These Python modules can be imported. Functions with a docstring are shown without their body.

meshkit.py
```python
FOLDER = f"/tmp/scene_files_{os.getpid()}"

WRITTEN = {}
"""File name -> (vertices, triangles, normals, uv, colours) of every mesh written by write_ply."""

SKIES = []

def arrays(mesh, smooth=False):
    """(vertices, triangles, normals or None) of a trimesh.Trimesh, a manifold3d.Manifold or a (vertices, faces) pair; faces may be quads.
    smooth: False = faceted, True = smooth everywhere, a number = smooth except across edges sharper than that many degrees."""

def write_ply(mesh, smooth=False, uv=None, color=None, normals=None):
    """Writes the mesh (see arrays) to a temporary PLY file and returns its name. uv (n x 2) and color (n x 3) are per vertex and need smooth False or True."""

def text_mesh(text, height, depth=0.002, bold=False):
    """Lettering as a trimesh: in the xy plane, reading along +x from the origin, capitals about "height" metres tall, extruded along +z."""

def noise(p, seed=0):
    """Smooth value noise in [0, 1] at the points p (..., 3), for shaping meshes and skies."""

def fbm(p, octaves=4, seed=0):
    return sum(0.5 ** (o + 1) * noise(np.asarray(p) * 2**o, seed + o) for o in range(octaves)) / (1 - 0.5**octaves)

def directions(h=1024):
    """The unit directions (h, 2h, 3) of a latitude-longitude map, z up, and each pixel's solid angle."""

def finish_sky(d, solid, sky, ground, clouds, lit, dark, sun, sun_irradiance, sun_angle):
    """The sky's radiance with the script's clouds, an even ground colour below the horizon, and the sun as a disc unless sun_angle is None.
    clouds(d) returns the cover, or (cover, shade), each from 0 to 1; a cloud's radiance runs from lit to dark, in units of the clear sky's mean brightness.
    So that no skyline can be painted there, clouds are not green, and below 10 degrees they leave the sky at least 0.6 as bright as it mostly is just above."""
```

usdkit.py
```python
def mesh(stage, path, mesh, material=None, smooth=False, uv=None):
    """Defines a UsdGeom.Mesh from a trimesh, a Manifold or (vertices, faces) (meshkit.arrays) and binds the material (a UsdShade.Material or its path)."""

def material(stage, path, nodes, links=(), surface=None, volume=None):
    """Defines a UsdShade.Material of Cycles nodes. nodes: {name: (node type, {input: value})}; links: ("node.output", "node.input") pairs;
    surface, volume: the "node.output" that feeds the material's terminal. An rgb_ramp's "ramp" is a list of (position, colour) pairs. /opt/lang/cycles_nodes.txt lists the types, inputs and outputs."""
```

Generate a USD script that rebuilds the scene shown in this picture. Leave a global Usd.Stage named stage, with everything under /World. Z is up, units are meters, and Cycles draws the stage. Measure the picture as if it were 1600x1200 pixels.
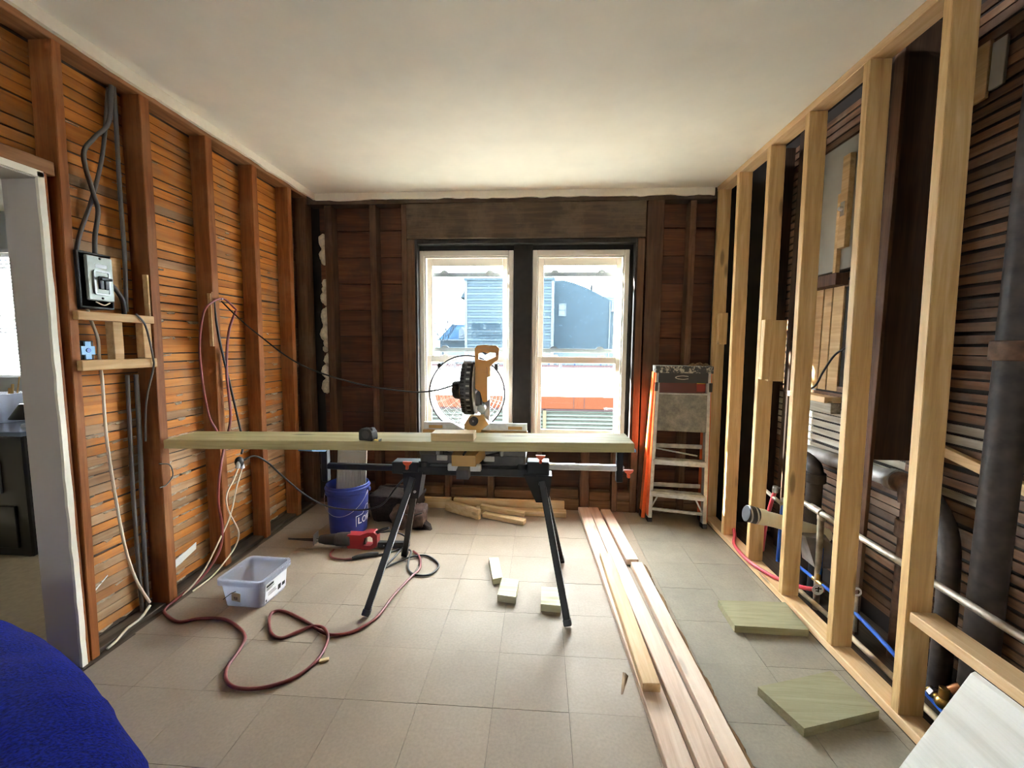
import math, random
import numpy as np, trimesh, manifold3d, usdkit, meshkit
from shapely.geometry import Polygon, Point
from pxr import Usd, UsdGeom, UsdLux, UsdShade, Gf, Sdf

random.seed(7); rng = np.random.default_rng(7)
stage = Usd.Stage.CreateInMemory()
UsdGeom.SetStageUpAxis(stage, UsdGeom.Tokens.z)
UsdGeom.SetStageMetersPerUnit(stage, 1.0)
UsdGeom.Xform.Define(stage, '/World')
UsdGeom.Scope.Define(stage, '/World/Looks')

# ---------------------------------------------------------------- camera, sky, sun, window light, exposure
EXPOSURE = 1.25
SKY = 11.0          # the bright winter sky in front of the windows
SUN = 22.0
cam = UsdGeom.Camera.Define(stage, '/World/camera')
cam.CreateHorizontalApertureAttr(36.0); cam.CreateFocalLengthAttr(36.0 * 657 / 1600)
cam.CreateVerticalApertureAttr(27.0); cam.CreateExposureAttr(EXPOSURE)
cam.CreateClippingRangeAttr((0.02, 500.0))
def cam_matrix(pitch, yaw, roll, eye):
    cy, sy, cp, sp = math.cos(yaw), math.sin(yaw), math.cos(pitch), math.sin(pitch)
    f = np.array([-sy * cp, cy * cp, -sp]); r = np.array([cy, sy, 0]); u = np.cross(r, f)
    cr, sr = math.cos(roll), math.sin(roll)
    r, u = cr * r + sr * u, -sr * r + cr * u
    return Gf.Matrix4d(*[float(x) for x in (*r, 0, *u, 0, *(-f), 0, *eye, 1)])
cam.AddTransformOp().Set(cam_matrix(math.radians(5.25), math.radians(3.75), math.radians(.45), (0, 0, 1.40)))

dome = UsdLux.DomeLight.Define(stage, '/World/sky')
dome.CreateIntensityAttr(SKY); dome.CreateColorAttr(Gf.Vec3f(.91, .96, 1.0))
sun = UsdLux.DistantLight.Define(stage, '/World/sun')
sun.CreateIntensityAttr(SUN); sun.CreateNormalizeAttr(True); sun.CreateAngleAttr(.6); sun.CreateColorAttr(Gf.Vec3f(1.0, .93, .82))
def aim(prim, d, eye=(0, 0, 0)):
    d = np.array(d, float); d /= np.linalg.norm(d); z = -d
    x = np.cross([0, 0, 1.0], z); x /= np.linalg.norm(x); y = np.cross(z, x)
    UsdGeom.Xformable(prim).AddTransformOp().Set(Gf.Matrix4d(*[float(v) for v in (*x, 0, *y, 0, *z, 0, *eye, 1)]))
aim(sun, (.955, -.296, -.30))
# ---------------------------------------------------------------- helpers
def numbered(parent, name):
    p, k = f'{parent}/{name}', 0
    while stage.GetPrimAtPath(p):
        k += 1; p = f'{parent}/{name}_{k:03d}'
    return p
LASTN = {}
def free(parent, name):
    k = LASTN.get((parent, name), -1) + 1; LASTN[(parent, name)] = k
    return f'{parent}/{name}' if k == 0 else f'{parent}/{name}_{k:03d}'
def setd(prim, **kw):
    for k, v in kw.items():
        if v: prim.SetCustomDataByKey(k, v)
def thing(name, label=None, cat=None, group=None, kind=None, loc=(0, 0, 0), rz=0):
    x = UsdGeom.Xform.Define(stage, free('/World', name))
    if any(loc) or rz:
        x.AddTranslateOp().Set(Gf.Vec3d(*map(float, loc))); x.AddRotateZOp().Set(float(rz))
    setd(x.GetPrim(), label=label, category=cat, group=group, kind=kind)
    return str(x.GetPath())
def part(parent, name, mesh, mat, smooth=30, label=None, kind=None):
    if isinstance(mesh, MB): mesh = mesh.mesh()
    m = usdkit.mesh(stage, free(parent, name), mesh, M[mat], smooth)
    setd(m.GetPrim(), label=label, kind=kind)
    return str(m.GetPath())
def obj(name, mesh, mat, label=None, cat=None, group=None, kind=None, smooth=30):
    if isinstance(mesh, MB): mesh = mesh.mesh()
    m = usdkit.mesh(stage, free('/World', name), mesh, M[mat], smooth)
    setd(m.GetPrim(), label=label, category=cat, group=group, kind=kind)
    return str(m.GetPath())

def hull(pts):
    return tm(manifold3d.Manifold.hull_points(np.asarray(pts, float)))
def tm(m):
    g = m.to_mesh(); return trimesh.Trimesh(g.vert_properties[:, :3], g.tri_verts, process=False)
def box(x0, x1, y0, y1, z0, z1, b=.002):
    b = min(b, abs(x1 - x0) * .3, abs(y1 - y0) * .3, abs(z1 - z0) * .3)
    if b <= 0:
        return trimesh.creation.box(bounds=[[x0, y0, z0], [x1, y1, z1]])
    P = []
    for x, sx in ((x0, 1), (x1, -1)):
        for y, sy in ((y0, 1), (y1, -1)):
            for z, sz in ((z0, 1), (z1, -1)):
                P += [(x + sx * b, y + sy * b, z), (x + sx * b, y, z + sz * b), (x, y + sy * b, z + sz * b)]
    return hull(P)
def beam(p, q, w, h, b=.002, up=(0, 0, 1)):
    """A board of width w and height h from p to q (centre line)."""
    p, q = np.array(p, float), np.array(q, float); d = q - p; L = np.linalg.norm(d); d /= L
    s = np.cross(d, up); s /= np.linalg.norm(s); u = np.cross(s, d)
    m = box(-w / 2, w / 2, 0, L, -h / 2, h / 2, b)
    T = np.eye(4); T[:3, 0], T[:3, 1], T[:3, 2], T[:3, 3] = s, d, u, p
    m.apply_transform(T); return m
def spline(P, n=8):
    P = np.array(P, float)
    if len(P) < 3: return P
    A = np.vstack([2 * P[0] - P[1], P, 2 * P[-1] - P[-2]]); out = []
    for i in range(1, len(A) - 2):
        a, b_, c, d = A[i - 1:i + 3]
        for t in np.linspace(0, 1, n, endpoint=False):
            out.append(.5 * (2 * b_ + (c - a) * t + (2 * a - 5 * b_ + 4 * c - d) * t * t + (3 * b_ - a - 3 * c + d) * t ** 3))
    return np.array(out + [P[-1]])
def tube(P, r, n=8, smooth=0, closed=False):
    P = spline(P, smooth) if smooth else np.array(P, float)
    keep = [0] + [i for i in range(1, len(P)) if np.linalg.norm(P[i] - P[i - 1]) > 1e-6]; P = P[keep]
    m = len(P); r = np.full(m, r) if np.ndim(r) == 0 else np.interp(np.linspace(0, 1, m), np.linspace(0, 1, len(r)), r)
    T = np.gradient(P, axis=0)
    if closed: T = np.roll(P, -1, 0) - np.roll(P, 1, 0)
    T /= np.linalg.norm(T, axis=1)[:, None]
    u = np.cross(T[0], [0, 0, 1.0] if abs(T[0][2]) < .9 else [1.0, 0, 0]); u /= np.linalg.norm(u)
    a = np.arange(n) / n * 2 * np.pi; V = []
    for i in range(m):
        u = u - T[i] * (u @ T[i]); u /= np.linalg.norm(u); w = np.cross(T[i], u)
        V.append(P[i] + r[i] * (np.cos(a)[:, None] * u + np.sin(a)[:, None] * w))
    V = np.vstack(V); F = []
    for i in range(m if closed else m - 1):
        for k in range(n):
            A, B = i * n + k, i * n + (k + 1) % n; j = (i + 1) % m
            C, D = j * n + (k + 1) % n, j * n + k; F += [(A, B, C), (A, C, D)]
    if not closed:
        V = np.vstack([V, P[0], P[-1]]); e = len(V)
        for k in range(n):
            F += [(e - 2, (k + 1) % n, k), (e - 1, (m - 1) * n + k, (m - 1) * n + (k + 1) % n)]
    return trimesh.Trimesh(V, F, process=False)
def lathe(prof, c=(0, 0, 0), n=32, axis='z'):
    prof = np.array(prof, float); a = np.arange(n) / n * 2 * np.pi; k = len(prof)
    V = np.stack([np.outer(prof[:, 0], np.cos(a)), np.outer(prof[:, 0], np.sin(a)), np.repeat(prof[:, 1:2], n, 1)], -1).reshape(-1, 3); F = []
    for i in range(k - 1):
        for j in range(n):
            A, B, C, D = i * n + j, i * n + (j + 1) % n, (i + 1) * n + (j + 1) % n, (i + 1) * n + j
            F += [(A, B, C), (A, C, D)]
    m = trimesh.Trimesh(V, F, process=False)
    if axis == 'x': m.vertices = m.vertices[:, [2, 0, 1]]
    if axis == 'y': m.vertices = m.vertices[:, [1, 2, 0]]
    m.apply_translation(c); return m
def cyl(p, q, r, n=20, b=.002):
    p, q = np.array(p, float), np.array(q, float); d = (q - p) / np.linalg.norm(q - p); b = min(b, r * .4)
    return tube([p, p + d * 1e-5, p + d * b, q - d * b, q - d * 1e-5, q], [r - b, r - b, r, r, r - b, r - b], n)
def prism(pts, y0, y1, plane='xz'):
    """Polygon in a plane pushed out along the third axis."""
    g = pts if isinstance(pts, Polygon) else Polygon(pts)
    m = trimesh.creation.extrude_polygon(g.buffer(0), abs(y1 - y0), engine='earcut'); v = m.vertices.copy(); y = v[:, 2] + min(y0, y1)
    if plane == 'xz': m.vertices = np.c_[v[:, 0], y, v[:, 1]]; m.invert()
    elif plane == 'yz': m.vertices = np.c_[y, v[:, 0], v[:, 1]]
    else: m.vertices = np.c_[v[:, 0], v[:, 1], y]
    return m
def rot(m, deg, axis, c):
    m.apply_transform(trimesh.transformations.rotation_matrix(math.radians(deg), axis, c)); return m
def sphere(c, r, sub=2, s=(1, 1, 1)):
    m = trimesh.creation.icosphere(sub, r); m.vertices = m.vertices * s; m.apply_translation(c); return m
class MB:
    def __init__(s, *ms): s.ms = list(ms)
    def add(s, *ms): s.ms += ms; return s
    def mesh(s): return trimesh.util.concatenate(s.ms)
def rounded(x0, x1, y0, y1, r):
    return Polygon([(x0 + r, y0 + r), (x1 - r, y0 + r), (x1 - r, y1 - r), (x0 + r, y1 - r)]).buffer(r, 4)

# ---------------------------------------------------------------- materials
M = {}
def mat(name, nodes, links, surface='p.BSDF'):
    M[name] = usdkit.material(stage, f'/World/Looks/{name}', nodes, links, surface)
def plain(name, c, rough=.5, metal=0., var=0., bump=0., scale=40, **kw):
    d = {'base_color': c, 'roughness': rough, 'metallic': metal, **kw}
    n, l = {'p': ('principled_bsdf', d), 't': ('texture_coordinate', {})}, []
    if var or bump:
        n['n'] = ('noise_texture', {'scale': scale, 'detail': 4.}); l += [('t.object', 'n.vector')]
    if var:
        lo = tuple(x * (1 - var) for x in c); hi = tuple(min(1, x * (1 + var)) for x in c)
        n['r'] = ('rgb_ramp', {'ramp': [(.3, lo), (.7, hi)]}); l += [('n.fac', 'r.fac'), ('r.color', 'p.base_color')]
    if bump:
        n['b'] = ('bump', {'strength': bump, 'distance': .004}); l += [('n.fac', 'b.height'), ('b.normal', 'p.normal')]
    mat(name, n, l)
def wood(name, dark, mid, light, axis='x', scale=30, rough=.7, var=.25, knots=0., stain=None, stain_amt=.5, bump=.25):
    s = {'x': (.07, 1, 1), 'y': (1, .07, 1), 'z': (1, 1, .07)}[axis]
    n = {'t': ('texture_coordinate', {}), 'o': ('object_info', {}),
         'off': ('vector_math', {'math_type': 'scale', 'scale': 0.0, 'vector1': (7.3, 3.1, 5.7)}),
         'add': ('vector_math', {'math_type': 'add'}),
         'm': ('mapping', {'scale': tuple(scale * x for x in s)}),
         'n': ('noise_texture', {'scale': 1., 'detail': 5., 'roughness': .6, 'distortion': .6}),
         'r': ('rgb_ramp', {'ramp': [(.25, dark), (.5, mid), (.75, light)]}),
         'mr': ('map_range', {'from_min': 0., 'from_max': 1., 'to_min': 1 - var, 'to_max': 1 + var}),
         'h': ('hsv', {}), 'b': ('bump', {'strength': bump, 'distance': .002}),
         'p': ('principled_bsdf', {'roughness': rough, 'specular_ior_level': .3})}
    l = [('o.random', 'off.scale'), ('t.object', 'add.vector1'), ('off.vector', 'add.vector2'), ('add.vector', 'm.vector'), ('m.vector', 'n.vector'),
         ('n.fac', 'r.fac'), ('o.random', 'mr.value'), ('mr.result', 'h.value'), ('n.fac', 'b.height'), ('b.normal', 'p.normal')]
    col = 'r.color'
    if knots:
        ks = {'x': (2.2, 9, 9), 'y': (9, 2.2, 9), 'z': (9, 9, 2.2)}[axis]
        n['km'] = ('mapping', {'scale': ks}); n['k'] = ('voronoi_texture', {'scale': 1., 'feature': 'f1'})
        n['kr'] = ('rgb_ramp', {'ramp': [(.0, (1, 1, 1)), (.1, (.9, .9, .9)), (.17, (0, 0, 0))]})
        n['kx'] = ('mix_color', {'b': tuple(x * .38 for x in mid)}); n['kf'] = ('math', {'math_type': 'multiply', 'value2': knots})
        l += [('add.vector', 'km.vector'), ('km.vector', 'k.vector'), ('k.distance', 'kr.fac'), ('kr.color', 'kf.value1'), ('kf.value', 'kx.fac'), (col, 'kx.a')]
        col = 'kx.result'
    if stain:
        n['sn'] = ('noise_texture', {'scale': 3.5, 'detail': 5., 'roughness': .65}); n['sr'] = ('rgb_ramp', {'ramp': [(.48, (0, 0, 0)), (.62, (stain_amt,) * 3)]})
        n['sx'] = ('mix_color', {'b': stain}); l += [('t.object', 'sn.vector'), ('sn.fac', 'sr.fac'), ('sr.color', 'sx.fac'), (col, 'sx.a')]
        col = 'sx.result'
    l += [(col, 'h.color'), ('h.color', 'p.base_color')]
    mat(name, n, l)

wood('lath_wood', (.28, .084, .011), (.46, .162, .024), (.57, .24, .046), 'y', 26, var=.22, stain=(.24, .155, .09), stain_amt=.45)
wood('lath_grey', (.19, .10, .045), (.34, .185, .085), (.46, .285, .15), 'y', 26, var=.25, stain=(.34, .26, .17), stain_amt=.45)
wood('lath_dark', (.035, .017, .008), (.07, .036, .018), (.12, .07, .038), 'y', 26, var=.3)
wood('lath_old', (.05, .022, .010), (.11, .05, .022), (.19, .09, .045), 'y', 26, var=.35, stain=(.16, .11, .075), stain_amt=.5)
wood('lath_weathered', (.12, .09, .06), (.30, .25, .19), (.50, .46, .38), 'y', 22, var=.3)
wood('stud_old', (.13, .036, .007), (.22, .07, .015), (.31, .11, .028), 'z', 40, var=.16, stain=(.34, .17, .07), stain_amt=.3)
wood('stud_old_y', (.15, .065, .025), (.25, .115, .045), (.33, .165, .075), 'y', 40, var=.12)
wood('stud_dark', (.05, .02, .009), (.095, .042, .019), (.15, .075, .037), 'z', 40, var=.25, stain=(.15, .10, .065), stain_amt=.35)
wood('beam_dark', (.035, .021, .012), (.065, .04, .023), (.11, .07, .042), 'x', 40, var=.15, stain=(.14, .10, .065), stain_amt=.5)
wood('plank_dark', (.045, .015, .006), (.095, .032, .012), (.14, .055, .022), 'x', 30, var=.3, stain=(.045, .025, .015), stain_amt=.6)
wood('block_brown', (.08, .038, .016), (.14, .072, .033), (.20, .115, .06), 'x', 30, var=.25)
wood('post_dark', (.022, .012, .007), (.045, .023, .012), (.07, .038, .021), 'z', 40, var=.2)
wood('subfloor_wood', (.035, .026, .018), (.085, .062, .042), (.15, .115, .08), 'y', 22, var=.1)
wood('pine_z', (.46, .26, .10), (.62, .39, .165), (.74, .52, .27), 'z', 34, rough=.6, var=.08, knots=.9, bump=.15)
wood('pine_y', (.58, .35, .16), (.67, .44, .23), (.75, .53, .31), 'y', 34, rough=.6, var=.06, knots=.8, bump=.1)
wood('pine_x', (.58, .40, .19), (.72, .53, .29), (.80, .63, .40), 'x', 34, rough=.6, var=.08, knots=.6, bump=.1)
wood('brace_wood', (.38, .22, .09), (.50, .31, .14), (.60, .40, .21), 'y', 34, var=.1, knots=.5)
wood('fir_y', (.52, .35, .24), (.68, .51, .385), (.78, .64, .52), 'y', 24, rough=.6, var=.1, knots=.5, bump=.1)
wood('treated_x', (.33, .27, .11), (.46, .385, .185), (.57, .50, .28), 'x', 26, rough=.65, var=.06, knots=.9, bump=.15)
wood('treated_pale', (.44, .41, .24), (.58, .54, .35), (.68, .65, .46), 'x', 26, rough=.7, var=.1, knots=.5)
wood('plywood_green', (.25, .22, .12), (.30, .27, .155), (.35, .315, .19), 'x', 60, rough=.8, var=.05, bump=.5)
wood('plywood_white', (.52, .49, .43), (.64, .61, .55), (.72, .69, .64), 'y', 30, rough=.8, var=.03, knots=.3, bump=.3)
wood('bark', (.06, .032, .014), (.17, .09, .036), (.36, .23, .11), 'y', 40, var=.1, bump=.9)

plain('ceiling_paint', (.88, .83, .70), .75, var=.025, bump=.06, scale=7)
plain('plaster_edge', (.86, .80, .66), .8, var=.03, bump=.12, scale=30)
plain('plaster_back', (.085, .06, .042), .9, var=.3, scale=12)  # darkened to put gap shade into the backing behind the lath
plain('plaster_key', (.36, .28, .19), .9, var=.3, bump=.5, scale=40)
plain('gap_light_white', (.85, .85, .84), .8)  # stands in for light coming through the lath gaps
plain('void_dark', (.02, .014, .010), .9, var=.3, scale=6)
plain('wall_paint', (.62, .58, .52), .7, bump=.05, scale=60)
plain('jamb_paint', (.50, .44, .38), .6, bump=.04, scale=80)
plain('wall_blue_grey', (.42, .43, .43), .7)
plain('drywall_grey', (.30, .27, .22), .8, var=.12, scale=5)
plain('black_paper', (.016, .013, .011), .75, var=.4, bump=.3, scale=20)
plain('vinyl_white', (.78, .72, .62), .35)
plain('vinyl_cool', (.72, .72, .70), .35)
plain('insulation', (.62, .54, .40), .95, var=.2, bump=1., scale=40)
plain('black_metal', (.009, .009, .010), .5, .0, specular_ior_level=.4)
plain('steel', (.62, .62, .63), .3, 1.)
plain('aluminium', (.62, .61, .59), .42, .85, var=.15, scale=30)
plain('aluminium_dirty', (.50, .48, .43), .6, .35, var=.3, bump=.2, scale=18)
plain('paint_spattered', (.05, .05, .05), .6, var=.2)
plain('orange_fibreglass', (.80, .13, .025), .42)
plain('yellow_plastic', (.58, .245, .014), .42)
plain('tan_cast', (.52, .30, .10), .5)
plain('black_plastic', (.018, .017, .017), .45)
plain('dark_grey_plastic', (.06, .055, .05), .45, var=.2, scale=30)
plain('grey_metal', (.33, .33, .32), .45, .6, var=.15, scale=25)
plain('orange_plastic', (.75, .10, .03), .4)
plain('screen_frame', (.17, .185, .19), .6)
plain('blue_steel', (.16, .32, .55), .35, .3)
plain('bucket_blue', (.018, .035, .20), .42, var=.35, scale=9)
plain('bucket_inside', (.05, .06, .12), .6)
plain('white_print', (.82, .82, .84), .5)
plain('red_plastic', (.34, .02, .025), .4)
plain('bag_cloth', (.028, .018, .014), .9, var=.4, bump=.6, scale=50)
plain('bag_leather', (.09, .05, .035), .75, var=.35, bump=.5, scale=30)
plain('grey_panel', (.40, .39, .33), .6)
plain('cord_red', (.20, .04, .036), .45, var=.25, scale=14)
plain('cord_black', (.022, .021, .021), .45)
plain('cable_grey', (.10, .095, .09), .55)
plain('cable_white', (.70, .60, .46), .5)
plain('cast_iron', (.045, .033, .027), .62, .0, var=.45, bump=.4, scale=22)
plain('pipe_lead', (.27, .24, .22), .5, .25, var=.3, scale=12)
plain('pipe_rust', (.12, .062, .034), .75, var=.5, bump=.5, scale=25)
plain('galvanised', (.42, .36, .28), .5, .5, var=.4, scale=16)
plain('pipe_painted', (.52, .40, .24), .6, .0, var=.4, scale=14)
plain('pvc_cream', (.74, .66, .46), .4, var=.06, scale=10)
plain('rubber', (.018, .017, .02), .6)
plain('brass', (.66, .42, .13), .3, 1.)
plain('copper', (.62, .30, .17), .35, 1.)
plain('pex_red', (.62, .07, .09), .35)
plain('pex_blue', (.03, .13, .55), .35)
plain('panel_grey', (.27, .28, .24), .45, .35, var=.15, scale=18)
plain('box_black', (.012, .010, .009), .6)
plain('device_blue', (.16, .42, .72), .4)
plain('sticker_yellow', (.70, .45, .04), .5)
plain('sticker_red', (.30, .03, .02), .5)
plain('dark_red', (.13, .03, .02), .5)
plain('range_black', (.02, .017, .016), .25)
plain('range_top', (.16, .20, .27), .12)
plain('panel_slate', (.10, .115, .13), .4)
plain('blue_cloth', (.004, .010, .17), .9, var=.6, bump=1., scale=160, specular_ior_level=.15)
mat('blind_white', {'d': ('translucent_bsdf', {'color': (.35, .36, .40)}), 'p': ('principled_bsdf', {'base_color': (.6, .6, .6), 'roughness': .5}), 'm': ('mix_closure', {'fac': .6})}, [('d.BSDF', 'm.closure1'), ('p.BSDF', 'm.closure2')], 'm.closure')
plain('carpet', (.50, .40, .27), .9, var=.08, scale=30)

def tiles(name, base, stain, amt):
    mat(name, {'t': ('texture_coordinate', {}), 'o': ('object_info', {}), 'n': ('noise_texture', {'scale': 2.3, 'detail': 6., 'roughness': .7}),
               'f': ('noise_texture', {'scale': 90., 'detail': 3.}), 'fr': ('rgb_ramp', {'ramp': [(.3, tuple(x * .9 for x in base)), (.7, tuple(min(1, x * 1.07) for x in base))]}),
               'sr': ('rgb_ramp', {'ramp': [(.42, (0, 0, 0)), (.68, (amt,) * 3)]}), 'x': ('mix_color', {'b': stain}),
               'mr': ('map_range', {'from_min': 0., 'from_max': 1., 'to_min': .95, 'to_max': 1.04}), 'h': ('hsv', {}),
               'rr': ('map_range', {'from_min': .3, 'from_max': .7, 'to_min': .5, 'to_max': .7}),
               'b': ('bump', {'strength': .06, 'distance': .002}), 'p': ('principled_bsdf', {'specular_ior_level': .3})},
        [('t.object', 'n.vector'), ('t.object', 'f.vector'), ('f.fac', 'fr.fac'), ('n.fac', 'sr.fac'), ('sr.color', 'x.fac'), ('fr.color', 'x.a'), ('x.result', 'h.color'),
         ('o.random', 'mr.value'), ('mr.result', 'h.value'), ('h.color', 'p.base_color'), ('n.fac', 'rr.value'), ('rr.result', 'p.roughness'), ('n.fac', 'b.height'), ('b.normal', 'p.normal')])
tiles('tile_beige', (.335, .262, .19), (.27, .215, .16), .5)
tiles('tile_worn', (.30, .255, .19), (.215, .19, .15), .75)

mat('glass', {'l': ('layer_weight', {'blend': .5}), 'w': ('math', {'math_type': 'power', 'value2': 5.}), 'f': ('math', {'math_type': 'multiply_add', 'value2': .55, 'value3': .02}), 'a': ('transparent_bsdf', {'color': (.97, .985, .98)}), 'g': ('glossy_bsdf', {'color': (1, 1, 1), 'roughness': .02}), 'm': ('mix_closure', {})},
    [('l.facing', 'w.value1'), ('w.value', 'f.value1'), ('f.value', 'm.fac'), ('a.BSDF', 'm.closure1'), ('g.BSDF', 'm.closure2')], 'm.closure')
mat('screen_mesh', {'a': ('transparent_bsdf', {'color': (.66, .72, .77)}), 'g': ('diffuse_bsdf', {'color': (.12, .14, .16)}), 'm': ('mix_closure', {'fac': .22})},
    [('a.BSDF', 'm.closure1'), ('g.BSDF', 'm.closure2')], 'm.closure')
mat('clear_plastic', {'a': ('transparent_bsdf', {'color': (.82, .84, .90)}), 'd': ('translucent_bsdf', {'color': (.75, .77, .84)}), 'p': ('principled_bsdf', {'base_color': (.70, .72, .80), 'roughness': .25}),
                      'm': ('mix_closure', {'fac': .5}), 'k': ('mix_closure', {'fac': .55})},
    [('d.BSDF', 'm.closure1'), ('p.BSDF', 'm.closure2'), ('a.BSDF', 'k.closure1'), ('m.closure', 'k.closure2')], 'k.closure')
mat('fan_blade_grey', {'d': ('translucent_bsdf', {'color': (.6, .62, .64)}), 'p': ('principled_bsdf', {'base_color': (.5, .52, .54), 'roughness': .4}), 'm': ('mix_closure', {'fac': .4})},
    [('d.BSDF', 'm.closure1'), ('p.BSDF', 'm.closure2')], 'm.closure')
# paint-spattered ladder top
mat('paint_spattered', {'t': ('texture_coordinate', {}), 'n': ('noise_texture', {'scale': 28., 'detail': 6., 'roughness': .7}), 'r': ('rgb_ramp', {'ramp': [(.5, (.03, .03, .032)), (.57, (.42, .38, .30)), (.8, (.5, .47, .40))]}),
                        'p': ('principled_bsdf', {'roughness': .65})}, [('t.object', 'n.vector'), ('n.fac', 'r.fac'), ('r.color', 'p.base_color')])
mat('shelf_grey', {'t': ('texture_coordinate', {}), 'n': ('noise_texture', {'scale': 16., 'detail': 7., 'roughness': .7}), 'r': ('rgb_ramp', {'ramp': [(.35, (.11, .10, .08)), (.55, (.22, .20, .155)), (.75, (.38, .34, .26))]}),
                   'p': ('principled_bsdf', {'roughness': .7})}, [('t.object', 'n.vector'), ('n.fac', 'r.fac'), ('r.color', 'p.base_color')])
# outdoors
plain('roof_white', (.80, .80, .80), .7, var=.05, scale=2)
plain('roof_seam', (0.0140, 0.0140, 0.0154), .8, specular_ior_level=0.)
plain('fascia_orange', (0.0238, 0.0084, 0.0045), .6, specular_ior_level=0., var=.05, scale=3)
plain('shutter_green', (0.0275, 0.0341, 0.0297), .5, specular_ior_level=0.)
plain('post_cream', (0.0255, 0.0225, 0.0150), .6, specular_ior_level=0.)
plain('siding_grey', (0.0310, 0.0390, 0.0435), .7, specular_ior_level=0.)
plain('siding_white', (0.0410, 0.0505, 0.0545), .7, specular_ior_level=0.)
plain('render_blue_grey', (0.0240, 0.0325, 0.0375), .8, specular_ior_level=0.)
plain('trim_white', (0.0675, 0.0720, 0.0750), .6, specular_ior_level=0.)
plain('roof_slate', (0.0135, 0.0255, 0.0420), .8, specular_ior_level=0., var=.2, scale=1)
plain('window_dark', (0.0112, 0.0210, 0.0308), .2)
plain('bounce_pale', (.40, .37, .31), .9, var=.1, scale=.5)  # kept pale to throw daylight up onto the ceiling
plain('asphalt_dark', (.10, .10, .10), .9, specular_ior_level=0.)
plain('branch', (0.0195, 0.0240, 0.0285), .9, specular_ior_level=0.)
plain('fence_brown', (0.0140, 0.0098, 0.0106), .9, specular_ior_level=0.)
plain('car_blue', (0.0060, 0.0120, 0.0300), .3, specular_ior_level=0.)
plain('car_white', (.5, .5, .52), .3)
plain('graffiti_dark', (0.0119, 0.0210, 0.0273), .7, specular_ior_level=0.)
plain('brick_buff', (0.0300, 0.0270, 0.0240), .8, specular_ior_level=0.)

H, XL, XLATH, XR, YB = 2.635, -1.95, -2.055, 1.35, 3.50

# ================================================================ FLOOR
fl = thing('floor', 'beige vinyl tile floor with worn greyish tiles by the new stud wall', 'floor', kind='structure')
part(fl, 'subfloor', box(-2.12, 1.46, -2.45, 3.62, -.12, -.004, 0), 'subfloor_wood', False)
part(fl, 'subfloor', box(1.46, 1.80, -2.45, 3.62, -.16, -.05, 0), 'subfloor_wood', False)
T, ta, gx, gy = .295, .005, -.46, 2.384
def clipbox(x0, x1, y0, y1, i, j):
    if x1 - x0 < .01 or y1 - y0 < .01: return None
    dz = rng.uniform(-.0006, .0006)
    return box(x0 + .0005, x1 - .0005, y0 + .0005, y1 - .0005, -.004, dz, .0004)
for j in range(-4, 10):
    for i in range(-5, 7):
        x0, x1 = gx + T * i, gx + T * (i + 1); y1, y0 = gy - T * j, gy - T * (j + 1)
        y0 += ta * (x0 + x1) / 2 - ta * gx; y1 += ta * (x0 + x1) / 2 - ta * gx
        if x1 <= -1.93 or x0 >= XR: continue
        cut = max(x0, -1.935 + .012 * math.sin(i * 3 + j * 1.7)) if i == -5 else x0
        b = clipbox(cut, min(x1, XR - .002), max(y0, -.7), min(y1, 3.515), i, j)
        if b is not None:
            part(fl, 'tile', b, 'tile_worn' if x0 > .70 else 'tile_beige', False)
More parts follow.
